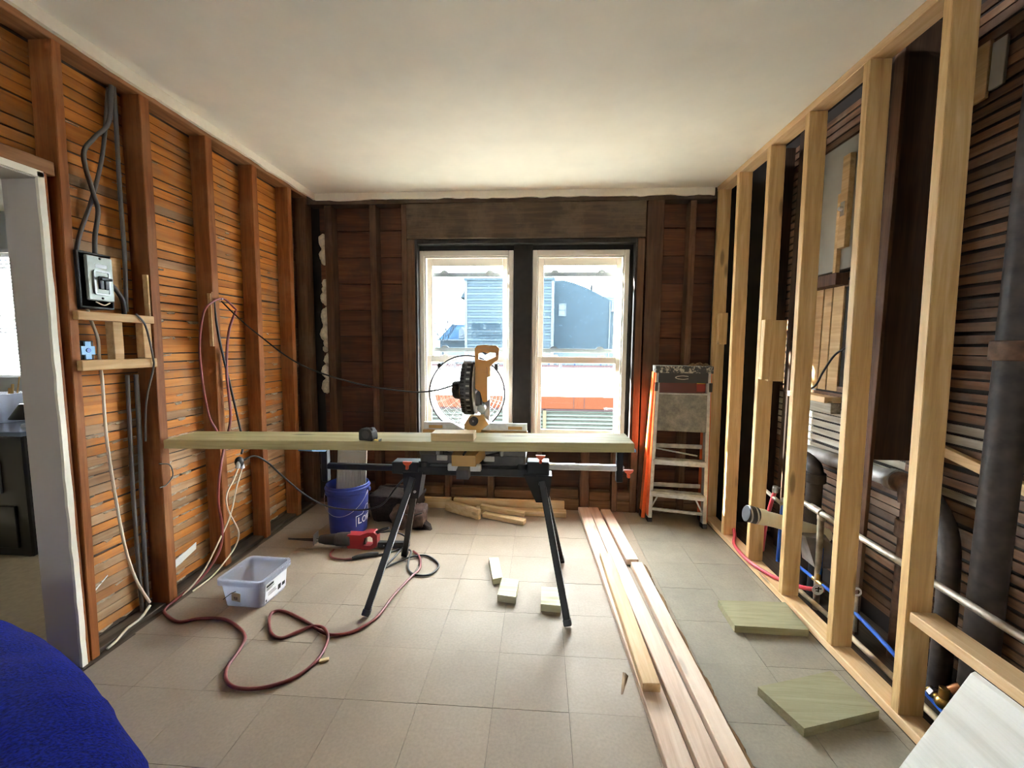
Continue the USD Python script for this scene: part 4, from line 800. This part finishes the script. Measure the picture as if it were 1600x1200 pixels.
# old cables in the first stud bay
cx = -2.015
cord('grey_cable', [(cx, 1.965, 2.60), (cx, 1.965, 2.475), (cx, 1.958, 2.12), (cx, 1.958, 1.835), (cx - .01, 1.955, 1.55)], .009, 'cable_grey', 'straight grey cable running down beside the second stud', 'cable', group='old cables in the first stud bay')
cord('grey_cable', [(cx, 1.955, 2.60), (cx, 1.93, 2.42), (cx, 1.86, 2.32), (cx, 1.805, 2.22), (cx, 1.832, 2.072), (cx, 1.848, 1.993), (cx, 1.825, 1.873), (cx + .02, 1.80, 1.775)], .009, 'cable_grey', 'thick grey cable bowing out and entering the breaker box top', 'cable', group='old cables in the first stud bay')
cord('grey_cable', [(cx - .012, 1.95, 2.58), (cx - .012, 1.90, 2.265), (cx - .012, 1.835, 2.04), (cx - .012, 1.775, 1.88), (cx, 1.735, 1.765)], .008, 'cable_grey', 'thick grey cable crossing behind the bowed one to the breaker box top', 'cable', group='old cables in the first stud bay')
cord('grey_cable', [(cx + .01, 1.82, 1.70), (cx + .01, 1.875, 1.665), (cx, 1.925, 1.615), (cx - .01, 1.945, 1.555), (cx - .02, 1.945, 1.50)], .010, 'cable_grey', 'thick grey cable curving out of the breaker box side', 'cable', group='old cables in the first stud bay')
cord('grey_cable', [(cx, 1.97, 1.24), (cx, 1.965, .92), (cx, 1.95, .52), (cx, 1.94, .02)], .010, 'cable_grey', 'lower grey cable hanging nearest the second stud', 'cable', group='old cables in the first stud bay')
cord('grey_cable', [(cx - .015, 1.94, 1.24), (cx - .015, 1.925, .70), (cx - .012, 1.92, .35), (cx - .015, 1.925, .02)], .009, 'cable_grey', 'lower grey cable hanging left of its twin', 'cable', group='old cables in the first stud bay')
cord('grey_cable', [(-1.92, 1.90, 1.535), (-1.915, 1.935, 1.49), (-1.915, 1.955, 1.41), (-1.915, 1.968, 1.32), (-1.925, 1.975, 1.27), (cx + .03, 1.985, 1.10), (cx + .02, 1.975, .9)], .0045, 'cable_grey', 'thin dark cable draped over the front of both braces', 'cable', group='old cables in the first stud bay')
cord('white_cable', [(-1.99, 1.745, 1.55), (-1.99, 1.758, 1.492), (-1.99, 1.78, 1.413), (-1.99, 1.779, 1.327), (-1.975, 1.77, 1.211), (-1.975, 1.768, .976), (-1.975, 1.783, .729), (-1.975, 1.811, .436), (-1.975, 1.853, .234), (-1.975, 1.915, .075)], .0062, 'cable_white', 'cream cable hanging from the breaker box to the foot of the wall', 'cable')
cord('white_cable', [(-1.975, 1.915, .06), (-1.97, 1.86, .03), (-1.965, 1.79, .028), (-1.965, 1.765, .02), (-1.955, 1.72, .012), (-1.945, 1.67, .012)], .0062, 'cable_white', 'cream cable end lying in the gap at the foot of the wall', 'cable')
cord('thin_wire', [(-1.945, 1.99, .78), (-1.935, 2.04, .76), (-1.935, 2.055, .70), (-1.94, 2.02, .66), (-1.945, 1.985, .655)], .003, 'cable_grey', 'thin dark wire curling round the second stud', 'wire')

bp = thing('breaker_box', 'old black breaker box with a grey metal face on the left wall', 'breaker box')
part(bp, 'case', MB(box(-2.035, -1.935, 1.672, 1.682, 1.545, 1.785, .003), box(-2.035, -1.935, 1.806, 1.816, 1.545, 1.785, .003), box(-2.035, -1.935, 1.672, 1.816, 1.775, 1.785, .003), box(-2.035, -1.935, 1.672, 1.816, 1.545, 1.555, .003), box(-2.035, -2.02, 1.675, 1.813, 1.55, 1.78, .002)), 'box_black', False)
part(bp, 'face_plate', box(-1.940, -1.926, 1.700, 1.812, 1.580, 1.772, .004), 'panel_grey')
part(bp, 'label_strip', box(-1.9262, -1.925, 1.735, 1.785, 1.722, 1.738, 0), 'white_print', False)
o = rounded(1.722, 1.792, 1.605, 1.712, .010); part(bp, 'raised_frame', prism(o.difference(o.buffer(-.008)), -1.927, -1.919, 'yz'), 'grey_metal', False)
part(bp, 'inner_plate', prism(rounded(1.731, 1.783, 1.614, 1.703, .006), -1.927, -1.921, 'yz'), 'panel_grey', False)
for y0 in (1.740, 1.762): part(bp, 'breaker', box(-1.924, -1.913, y0, y0 + .017, 1.630, 1.686, .002), 'black_plastic')
part(bp, 'switch_handle', box(-1.916, -1.900, 1.736, 1.785, 1.668, 1.680, .003), 'black_plastic')
for zz in (1.592, 1.762): part(bp, 'screw', cyl((-1.928, 1.757, zz), (-1.922, 1.757, zz), .005, 10), 'box_black')
part(bp, 'wire_tail', tube([(-1.93, 1.73, 1.575), (-1.925, 1.76, 1.562), (-1.93, 1.79, 1.575)], .003, 6, 4), 'cable_white')
bc = thing('outlet_box_cover', 'light blue cross-shaped electrical box cover under the breaker box', 'box cover', loc=(.012, .040, 0))
part(bc, 'cover', prism(Polygon([(1.652, 1.345), (1.668, 1.345), (1.668, 1.325), (1.692, 1.325), (1.692, 1.345), (1.708, 1.345), (1.708, 1.382), (1.692, 1.382), (1.692, 1.402), (1.668, 1.402), (1.668, 1.382), (1.652, 1.382)]), -1.992, -1.984, 'yz'), 'device_blue', False)
part(bc, 'backing', box(-2.03, -1.993, 1.650, 1.712, 1.322, 1.406, .003), 'box_black', False); part(bc, 'knockout', cyl((-1.986, 1.680, 1.364), (-1.981, 1.680, 1.364), .010, 16, .001), 'pex_blue')

# ================================================================ BUCKET AND THINGS BY IT
BX, BY = -1.425, 2.985
bu = thing('bucket', 'blue plastic bucket with white lettering standing by the left corner', 'bucket', loc=(BX, BY, 0))
part(bu, 'shell', lathe([(0, 0), (.128, 0), (.132, .006), (.143, .24), (.146, .30), (.158, .302), (.159, .312), (.149, .316), (.150, .335), (.160, .337), (.161, .347), (.152, .352), (.153, .366), (.148, .370), (.144, .366), (.140, .30), (.127, .012), (0, .010)], n=48), 'bucket_blue')
ba = np.linspace(0, math.pi, 24); part(bu, 'handle', tube([(-.160 * math.cos(a), -.155 * math.sin(a) * .97 - .012, .325 - .16 * math.sin(a)) for a in ba], .0022, 6), 'steel')
for s in (-1, 1): part(bu, 'handle_lug', cyl((s * .150, 0, .325), (s * .172, 0, .325), .016), 'bucket_blue')
tx = meshkit.text_mesh("LOWE'S", .046, .0016, bold=True).subdivide()
def wrapc(m, a0, z0, off=0):
    v = m.vertices.copy(); z = z0 + v[:, 1]; r = .1322 + (z - .006) * .047 + .0006 + v[:, 2] + off; a = a0 + v[:, 0] / .14
    m.vertices = np.c_[r * np.sin(a), -r * np.cos(a), z]; return m
A0 = .80
part(bu, 'lettering', wrapc(tx, A0 + .09, .085), 'white_print', False)
W, = [tx.bounds[1][0]]; wd = .255
og = Polygon([(0, -.02), (wd, -.02), (wd, .06), (wd * .62, .06), (wd * .5, .125), (wd * .38, .125), (.055, .068), (0, .06)]); line = og.difference(og.buffer(-.0045))
lm = trimesh.creation.extrude_polygon(line.segmentize(.012), .0014, engine='earcut'); part(bu, 'logo_outline', wrapc(lm, A0, .085), 'white_print', False)
rp = thing('ribbed_panel', 'pale grey ribbed plastic panel standing in the blue bucket', 'panel', loc=(BX - .01, BY + .02, .012), rz=0)
part(rp, 'sheet', rot(box(-.106, .112, .0, .006, 0.01, .58, .002), -9, [1, 0, 0], [0, 0, 0]), 'grey_panel', False)
for k in range(9): part(rp, 'rib', rot(box(-.095 + k * .024, -.087 + k * .024, -.005, .001, .30, .50, .001), -9, [1, 0, 0], [0, 0, 0]), 'grey_panel', False)
part(rp, 'top_edge', rot(box(-.112, .118, -.006, .010, .565, .585, .002), -9, [1, 0, 0], [0, 0, 0]), 'grey_panel', False)
for x in (-.109, .115): part(rp, 'side_edge', rot(box(x - .003, x + .003, -.005, .008, 0, .575, .001), -9, [1, 0, 0], [0, 0, 0]), 'grey_panel', False)

rs = thing('reciprocating_saw', 'red and black reciprocating saw with a long blade lying before the blue bucket', 'saw', loc=(-1.30, 2.715, .055), rz=3)
part(rs, 'blade', prism([(-.42, -.006), (-.22, -.018), (-.17, -.018), (-.17, .006), (-.42, .004)], -.001, .001), 'cast_iron', False)
part(rs, 'shoe', MB(box(-.232, -.224, -.035, .035, -.03, .045, .002), box(-.228, -.17, -.006, .006, -.012, .0, .002)), 'steel')
part(rs, 'nose', tube([(-.20, 0, 0), (-.16, 0, 0), (-.08, 0, 0)], [.026, .034, .040], 20), 'black_plastic')
part(rs, 'gear_case', tube([(-.085, 0, .0), (-.05, 0, .002), (.01, 0, .004), (.02, 0, .004)], [.042, .047, .047, .042], 20), 'dark_grey_plastic')
bd = Polygon([(.0, -.048), (.07, -.050), (.10, -.055), (.155, -.055), (.205, -.035), (.208, .045), (.185, .066), (.14, .064), (.09, .046), (.0, .048)]).buffer(-.008).buffer(.008)
hl = Polygon([(.105, -.028), (.160, -.030), (.178, -.012), (.176, .028), (.160, .040), (.12, .026)]).buffer(-.006).buffer(.006)
part(rs, 'motor_body', prism(bd.difference(hl), -.032, .032), 'red_plastic', False)
part(rs, 'trigger', prism([(.106, -.02), (.122, -.026), (.126, .024), (.114, .022)], -.016, .016), 'black_plastic', False)
part(rs, 'rear_rail', box(.205, .42, -.022, .022, -.048, -.010, .006), 'black_plastic')
for k in range(3): part(rs, 'screw', cyl((.25 + k * .03, -.026, -.029), (.25 + k * .03, -.02, -.029), .005, 10), 'steel')
part(rs, 'cord_guard', tube([(.19, 0, .05), (.24, 0, .075), (.28, 0, .088)], [.014, .011, .008], 10), 'rubber')

bg = thing('tool_bag', 'slumped black and brown tool bag with open pouches beside the blue bucket', 'tool bag', loc=(-1.10, 3.22, 0), rz=-8)
def blob(P, amp, seed, sub=2):
    m = hull(P)
    for _ in range(sub + 1): m = m.subdivide()
    trimesh.smoothing.filter_taubin(m, .5, .53, 8); m.vertices += amp * (np.stack([meshkit.fbm(m.vertices * 22, 3, seed + s) for s in (0, 9, 19)], -1) - .5); return m
part(bg, 'body', blob([(x, y, z) for x, y, z in ((-.20, -.10, .002), (.16, -.10, .002), (-.20, .10, .002), (.16, .10, .002), (-.24, -.10, .20), (.16, -.11, .21), (-.24, .11, .22), (.16, .11, .22))], .03, 4), 'bag_cloth', True)
part(bg, 'rim', tube([(-.235, -.105, .205), (0, -.112, .212), (.16, -.105, .215), (.165, .10, .22), (-.03, .11, .225), (-.235, .105, .215)], .010, 8, 5, ), 'bag_cloth')
part(bg, 'pouch', blob([(.12, -.16, .0), (.25, -.17, .0), (.11, -.05, .0), (.25, -.06, .0), (.10, -.16, .13), (.27, -.19, .12), (.12, -.04, .16), (.26, -.06, .17)], .035, 11), 'bag_leather', True)
part(bg, 'pouch', blob([(.02, -.19, .0), (.12, -.20, .0), (.02, -.10, .0), (.12, -.10, .0), (.0, -.19, .10), (.13, -.21, .09), (.01, -.09, .17), (.12, -.10, .18)], .03, 21), 'bag_leather', True)
part(bg, 'flap', hull([(.20, -.17, .002), (.32, -.16, .002), (.24, -.06, .002), (.30, -.11, .03), (.22, -.14, .06), (.23, -.08, .06), (.33, -.15, .008)]), 'bag_cloth', False)
part(bg, 'strap', tube([(-.24, -.03, .20), (-.275, -.035, .15), (-.275, -.05, .07), (-.25, -.06, .012)], .012, 8, 5), 'bag_cloth'); part(bg, 'buckle', box(-.275, -.245, -.10, -.09, .195, .215, .002), 'steel', False)
part(bg, 'stitching', tube([(.11, -.20, .13), (.19, -.205, .125), (.27, -.20, .15)], .004, 6, 4), 'cable_grey')

# ================================================================ CLEAR TUB
tb = thing('plastic_tub', 'clear plastic tub with a printed label on its side standing on the floor', 'tub', loc=(-1.555, 2.128, 0), rz=-2)
def frustum(w0, d0, w1, d1, z0, z1, r, t):
    P, n = [], 6
    def ringp(w, d, z, r_): 
        c = np.array(rounded(-w / 2, w / 2, -d / 2, d / 2, r_).exterior.coords[:-1]); return np.c_[c, np.full(len(c), z)]
    rings = [ringp(w0 - 2 * t, d0 - 2 * t, z0 + t, r - t), ringp(w0, d0, z0, r), ringp(w1, d1, z1, r)]
    k = len(rings[0]); rings = [rings[1], rings[2], ringp(w1 - 2 * t, d1 - 2 * t, z1, r - t), ringp(w0 - 2 * t, d0 - 2 * t, z0 + t, r - t)]
    V = np.vstack(rings + [[[0, 0, z0], [0, 0, z0 + t]]]); F = []
    for i in range(3):
        for j in range(k): A, B, C, D = i * k + j, i * k + (j + 1) % k, (i + 1) * k + (j + 1) % k, (i + 1) * k + j; F += [(A, B, C), (A, C, D)]
    for j in range(k): F += [(4 * k, (j + 1) % k, j), (4 * k + 1, 3 * k + j, 3 * k + (j + 1) % k)]
    return trimesh.Trimesh(V, F, process=False)
part(tb, 'shell', frustum(.210, .205, .240, .240, 0, .150, .022, .0022), 'clear_plastic')
ro = rounded(-.132, .132, -.132, .132, .028); part(tb, 'rim', MB(prism(ro.difference(rounded(-.118, .118, -.118, .118, .02)), .150, .158, 'xy'), prism(ro.difference(ro.buffer(-.0025)), .128, .150, 'xy')), 'clear_plastic', False)
def sidey(m): return rot(m, -5.3, [0, 1, 0], [.106, 0, 0])
part(tb, 'label_sheet', MB(box(.1065, .1075, -.085, .092, .012, .118, 0)).mesh().apply_transform(trimesh.transformations.rotation_matrix(math.radians(6.2), [0, 1, 0], [.106, 0, 0])), 'white_print', False)
pr = MB(*[box(.1077, .1080, y0, y1, z0, z1, 0) for y0, y1, z0, z1 in ((-.078, -.02, .096, .108), (-.078, -.015, .086, .090), (-.078, -.03, .079, .082), (.02, .045, .03, .06), (.055, .08, .035, .055), (-.078, -.07, .018, .03), (-.06, .0, .06, .063), (-.06, .0, .052, .055), (-.06, .01, .044, .047))]).mesh()
part(tb, 'label_print', pr.apply_transform(trimesh.transformations.rotation_matrix(math.radians(6.2), [0, 1, 0], [.106, 0, 0])), 'box_black', False)
fs = MB(box(-.055, -.005, -.1080, -.1070, .035, .085, 0)).mesh().apply_transform(trimesh.transformations.rotation_matrix(math.radians(6.2), [1, 0, 0], [0, -.106, 0]))
part(tb, 'price_sticker', rot(fs, 8, [0, 1, 0], [-.03, -.107, .06]), 'pvc_cream', False)
fp = MB(*[box(-.042 + k * .0042, -.0400 + k * .0042, -.1086, -.1083, .045, .062, 0) for k in range(5)]).mesh().apply_transform(trimesh.transformations.rotation_matrix(math.radians(6.2), [1, 0, 0], [0, -.106, 0]))
part(tb, 'sticker_print', fp, 'box_black', False)
part(tb, 'wire_bail', tube([(-.100, -.118, .045), (-.05, -.124, .085), (-.02, -.126, .10)], .0018, 6), 'black_metal')

# ================================================================ LOOSE LUMBER
def lum(name, P, Q, w, h, m, label, cat, group='loose boards on the floor', up=(0, 0, 1)):
    return obj(name, beam(P, Q, w, h, .003, up), m, label, cat, group, smooth=False)
lum('lumber', (.385, 3.49, .020), (.50, .75, .020), .088, .038, 'fir_y', 'long pink-toned two-by-four, outermost on the left of the boards on the floor', 'board')
lum('lumber', (.470, 3.495, .020), (.605, .75, .020), .080, .038, 'fir_y', 'long two-by-four second from the left among the boards on the floor', 'board')
lum('lumber', (.566, 3.46, .020), (.612, 2.63, .020), .080, .038, 'fir_y', 'shorter two-by-four lying third among the boards, ending in front of the bark-edged one', 'board')
lum('lumber', (.437, 2.63, .0585), (.458, 1.575, .0585), .070, .038, 'pine_y', 'pale board lying on top of the leftmost floor two-by-four', 'board')
le = thing('lumber', 'wide-grained board with a rough bark edge at the right of the floor boards', 'board', 'loose boards on the floor')
part(le, 'board', beam((.630, 2.60, .020), (.685, .75, .020), .072, .038, .003), 'fir_y', False)
pts = [(.666 + .055 * t + .006 + .006 * math.sin(t * 40) , 2.585 - 1.835 * t) for t in np.linspace(0, 1, 60)]
be = MB()
for k in range(59):
    (xa, ya), (xb, yb_) = pts[k], pts[k + 1]; ww = .006 + .016 * rng.random()
    be.add(hull([(xa - .012, ya, .002), (xa + ww, ya, .002), (xb - .012, yb_, .002), (xb + ww, yb_, .002), (xa - .012, ya, .037), (xb - .012, yb_, .037), (xa + ww * .5, ya, .028), (xb + ww * .5, yb_, .028)]))
part(le, 'bark_edge', be, 'bark', False, kind='stuff')
obj('wood_splinter', hull([(.375, 1.72, .001), (.395, 1.70, .001), (.345, 1.60, .001), (.352, 1.60, .002), (.385, 1.71, .007)]), 'bark', 'dark thin wood splinter on the tiles beside the leftmost floor board', 'splinter', smooth=False)
obj('wood_scrap', rot(box(-.955, -.915, 1.675, 1.695, .0005, .010, .002), 25, [0, 0, 1], [-.934, 1.685, 0]), 'pine_x', 'tiny pine scrap on the tiles inside the red cord loop', 'scrap', smooth=False)
def blk(P4, h, m, label):
    P4 = np.array(P4); return obj('wood_block', hull([(x, y, z) for x, y in P4 for z in (.001, h)]), m, label, 'wood block', 'offcut blocks on the tiles', smooth=False)
blk([(-.311, 2.585), (-.248, 2.592), (-.200, 2.36), (-.256, 2.335)], .036, 'treated_pale', 'narrow treated offcut lying farthest from the camera of the three blocks on the tiles')
blk([(-.214, 2.178), (-.112, 2.163), (-.104, 2.335), (-.204, 2.350)], .040, 'treated_pale', 'square greenish offcut between the narrow block and the knotty block on the tiles')
blk([(.024, 2.113), (.130, 2.105), (.135, 2.275), (.026, 2.275)], .040, 'treated_pale', 'knotty greenish offcut beside the front right leg of the saw stand')
def sq(P4, h, m, label):
    return obj('plank_offcut', hull([(x, y, z) for x, y in P4 for z in (.001, h)]), m, label, 'offcut', 'square offcuts by the stud wall', smooth=False)
sq([(.981, 2.228), (1.335, 2.238), (1.322, 2.015), (.975, 2.020)], .036, 'plywood_green', 'greenish square treated offcut by the stud wall, the one nearer the windows')
sq([(.897, 1.641), (1.247, 1.750), (1.300, 1.560), (.968, 1.460)], .036, 'plywood_green', 'greenish square treated offcut turned askew, the one nearer the camera')
lum('lumber', (-1.085, 3.475, .045), (-.745, 3.475, .045), .038, .088, 'pine_x', 'pine two-by-four on edge against the back wall behind the tool bag', 'board')
lum('lumber', (-.722, 3.478, .045), (.225, 3.478, .045), .038, .088, 'pine_x', 'long pine two-by-four on edge against the back wall under the windows', 'board')
lum('lumber', (-.52, 3.40, .020), (.235, 3.385, .020), .088, .038, 'pine_x', 'pine two-by-four lying flat before the one on edge under the windows', 'board')
lum('lumber', (-.775, 3.42, .046), (-.465, 3.245, .046), .036, .088, 'pine_x', 'short pine board on edge lying askew before the lumber under the windows', 'board')
lum('lumber', (-.44, 3.315, .020), (-.10, 3.185, .020), .060, .036, 'pine_x', 'short pine stick lying flat under the tilted one before the windows', 'board')
lum('lumber', (-.47, 3.345, .075), (-.105, 3.265, .050), .040, .034, 'pine_x', 'short pine stick propped on the flat stick before the windows', 'board')

# ================================================================ LADDER
ld = thing('step_ladder', 'orange and aluminium step ladder with a paint-spattered black top leaning in the right corner', 'ladder')
BL, BR = np.array([.895, 3.345, 0]), np.array([1.285, 3.245, 0]); TL, TR = np.array([.935, 3.40, 1.20]), np.array([1.318, 3.385, 1.20])
RL, RR = np.array([.862, 3.435, 0]), np.array([1.322, 3.40, 0]); RTL, RTR = TL + [-.012, .040, 0], TR + [0, .03, 0]
for a, b in ((BL, TL), (BR, TR)):
    s = part(ld, 'front_rail', beam(a, b, .030, .055, .003, up=(0, 1, 0)), 'aluminium'); part(s, 'foot', beam(a, a + (b - a) * .03, .038, .062, .004, up=(0, 1, 0)), 'rubber')
    part(s, 'side_channel', beam(a + (b - a) * .04 + [-.016 if a is BL else .016, .01, 0], b + [-.016 if a is BL else .016, .01, 0], .004, .075, .001, up=(0, 1, 0)), 'orange_fibreglass')
for a, b in ((RL, RTL), (RR, RTR)):
    s = part(ld, 'rear_rail', beam(a, b, .030, .078, .003, up=(0, 1, 0)), 'orange_fibreglass'); part(s, 'foot', beam(a, a + (b - a) * .045, .042, .05, .004, up=(0, 1, 0)), 'rubber')
f = lambda t, e: (BL + (TL - BL) * t, BR + (TR - BR) * t)[e]
g = lambda t, e: (RL + (RTL - RL) * t, RR + (RTR - RR) * t)[e]
for t in (.205, .42):
    a, b = f(t, 0), f(t, 1); part(ld, 'step', beam(a, b, .075, .018, .003), 'aluminium_dirty'); part(ld, 'step_lip', beam(a + [0, -.036, -.016], b + [0, -.036, -.016], .004, .036, .001), 'aluminium')
part(ld, 'lower_brace', beam(f(.085, 0), f(.085, 1), .022, .022, .003), 'aluminium')
for t in (.23, .5, .74): part(ld, 'rear_brace', beam(g(t, 0) + [0, .0, 0], g(t, 1), .012, .034, .002), 'aluminium_dirty')
for s, (a, b) in enumerate(((f(.42, 0), g(.50, 1)),)): part(ld, 'cross_brace', beam(a + [.0, .01, .09], f(.42, 1) + [-.05, .03, .04], .006, .012, .001), 'steel')
part(ld, 'diagonal_brace', beam(f(.09, 0) + [.01, 0, 0], f(.19, 0) + [.07, 0, 0], .008, .012, .001), 'aluminium'); part(ld, 'diagonal_brace', beam(f(.09, 1) - [.01, 0, 0], f(.19, 1) - [.07, 0, 0], .008, .012, .001), 'aluminium')
a, b = f(.615, 0) + [.012, -.03, 0], f(.615, 1) + [-.012, -.03, 0]; c, d = f(.855, 0) + [.012, -.03, 0], f(.855, 1) + [-.012, -.03, 0]
part(ld, 'bucket_shelf', hull([p + [0, o_, 0] for p in (a, b, c, d) for o_ in (0, .012)]), 'shelf_grey', False, label='dirty grey folded shelf plate')
part(ld, 'shelf_rim', beam(c + [0, .006, .006], d + [0, .006, .006], .02, .012), 'aluminium_dirty'); part(ld, 'blue_clip', box(1.085, 1.125, 3.352, 3.362, 1.01, 1.035, .003), 'pex_blue')
part(ld, 'red_panel', hull([p + [0, o_, 0] for p in (f(.865, 0) + [.014, .0, 0], f(.865, 1) + [-.014, .0, 0], f(.935, 0) + [.014, .0, 0], f(.935, 1) + [-.014, .0, 0]) for o_ in (0, .02)]), 'dark_red', False)
part(ld, 'warning_sticker', hull([p + [0, o_, 0] for p in (f(.875, 1) + [-.085, -.004, 0], f(.875, 1) + [-.02, -.004, 0], f(.955, 1) + [-.085, -.004, 0], f(.955, 1) + [-.02, -.004, 0]) for o_ in (0, .003)]), 'sticker_red', False)
part(ld, 'warning_sticker', hull([p + [0, o_, 0] for p in (f(.925, 1) + [-.085, -.008, 0], f(.925, 1) + [-.02, -.008, 0], f(.96, 1) + [-.085, -.008, 0], f(.985, 1) + [-.03, -.008, 0]) for o_ in (0, .003)]), 'sticker_yellow', False)
tc = np.array([[.905, 3.345], [1.335, 3.325], [1.345, 3.475], [.915, 3.485]])
part(ld, 'top_cap', hull([(x, y, z) for x, y in tc for z in (1.195, 1.25)]), 'paint_spattered', False)
part(ld, 'top_apron', hull([(x, y + .012, z) for x, y in ((.935, 3.345), (1.305, 3.33), (.935, 3.36), (1.305, 3.345)) for z in (1.118, 1.20)]), 'black_plastic', False)
em = Point(0, 0).buffer(1); from shapely import affinity
em = affinity.scale(em, .060, .016); em = affinity.translate(em.difference(affinity.scale(em, .82, .62)), 1.115, 1.160)
part(ld, 'emblem', prism(em, 3.348, 3.351), 'aluminium_dirty', False)
for k, (x, y, r_) in enumerate(((1.20, 3.40, .035), (1.26, 3.42, .045), (1.30, 3.40, .03))): part(ld, 'dried_rag', blob([(x - r_, y - .03, 1.251), (x + r_, y - .03, 1.251), (x - r_, y + .03, 1.251), (x + r_, y + .03, 1.251), (x, y, 1.251 + r_ * .7)], .02, 31 + k, 1), 'bark', True)
for s, p in ((-1, f(.90, 0)), (1, f(.90, 1))): part(ld, 'hinge', beam(p + [s * .012, -.03, -.03], p + [s * .012, -.03, .04], .024, .008, .002, up=(0, 1, 0)), 'dark_grey_plastic')

# ================================================================ BLUE CLOTH (near left) AND THE ROOM BEHIND THE CAMERA
sp = spline([(-2.1, 1.06, .28), (-1.68, .96, .32), (-1.37, .825, .335), (-1.11, .69, .33), (-.91, .53, .315), (-.77, .35, .29), (-.70, .15, .26)], 10)
n = 40; V = []
for k, p in enumerate(sp):
    tdir = np.gradient(sp, axis=0)[k]; tdir /= np.linalg.norm(tdir); side = np.cross(tdir, [0, 0, 1.0]); side /= np.linalg.norm(side)
    for a in np.linspace(0, 2 * np.pi, n, endpoint=False):
        ca, sa = math.cos(a), math.sin(a); q = p + side * (.24 * np.sign(ca) * abs(ca) ** .8) + np.array([0, 0, 1]) * (.245 * np.sign(sa) * abs(sa) ** .7)
        if sa < 0: q[2] = p[2] + (p[2] - .002) * -abs(sa) ** .5
        V.append(q)
V = np.array(V); m_ = len(sp); F = []
for i in range(m_ - 1):
    for j in range(n): A, B, C, D = i * n + j, i * n + (j + 1) % n, (i + 1) * n + (j + 1) % n, (i + 1) * n + j; F += [(A, B, C), (A, C, D)]
e = len(V); V = np.vstack([V, sp[0], sp[-1]])
for j in range(n): F += [(e, (j + 1) % n, j), (e + 1, (m_ - 1) * n + j, (m_ - 1) * n + (j + 1) % n)]
bm = trimesh.Trimesh(V, F, process=False); fold = .03 * (meshkit.fbm(bm.vertices * [7, 7, 5], 4, 3) - .5); bm.vertices += np.c_[fold, fold * .6, fold * (bm.vertices[:, 2] > .05)]
bm.fix_normals()
obj('blue_cloth', bm, 'blue_cloth', 'deep blue cloth over a rounded bulky roll near the doorway', 'cloth', smooth=True)

wf = thing('wall_front', 'plain painted wall behind the camera with one small added window', 'wall', kind='structure')
FX0, FX1, FZ0, FZ1 = -.62, -.20, 1.32, 1.82
part(wf, 'plaster_panel', MB(box(-2.1, FX0, -2.5, -2.38, 0, H + .3, 0), box(FX1, 1.9, -2.5, -2.38, 0, H + .3, 0), box(FX0, FX1, -2.5, -2.38, 0, FZ0, 0), box(FX0, FX1, -2.5, -2.38, FZ1, H + .3, 0)), 'wall_paint', False)
w4 = thing('window_4', 'small added window behind the camera giving fill light', 'window', kind='structure')  # unseen opening, added as fill for the camera-facing studs and walls
part(w4, 'frame', MB(box(FX0, FX0 + .03, -2.48, -2.40, FZ0, FZ1), box(FX1 - .03, FX1, -2.48, -2.40, FZ0, FZ1), box(FX0, FX1, -2.48, -2.40, FZ0, FZ0 + .03), box(FX0, FX1, -2.48, -2.40, FZ1 - .03, FZ1)), 'vinyl_white', False)
part(w4, 'pane', box(FX0 + .03, FX1 - .03, -2.442, -2.438, FZ0 + .03, FZ1 - .03, 0), 'glass', False)
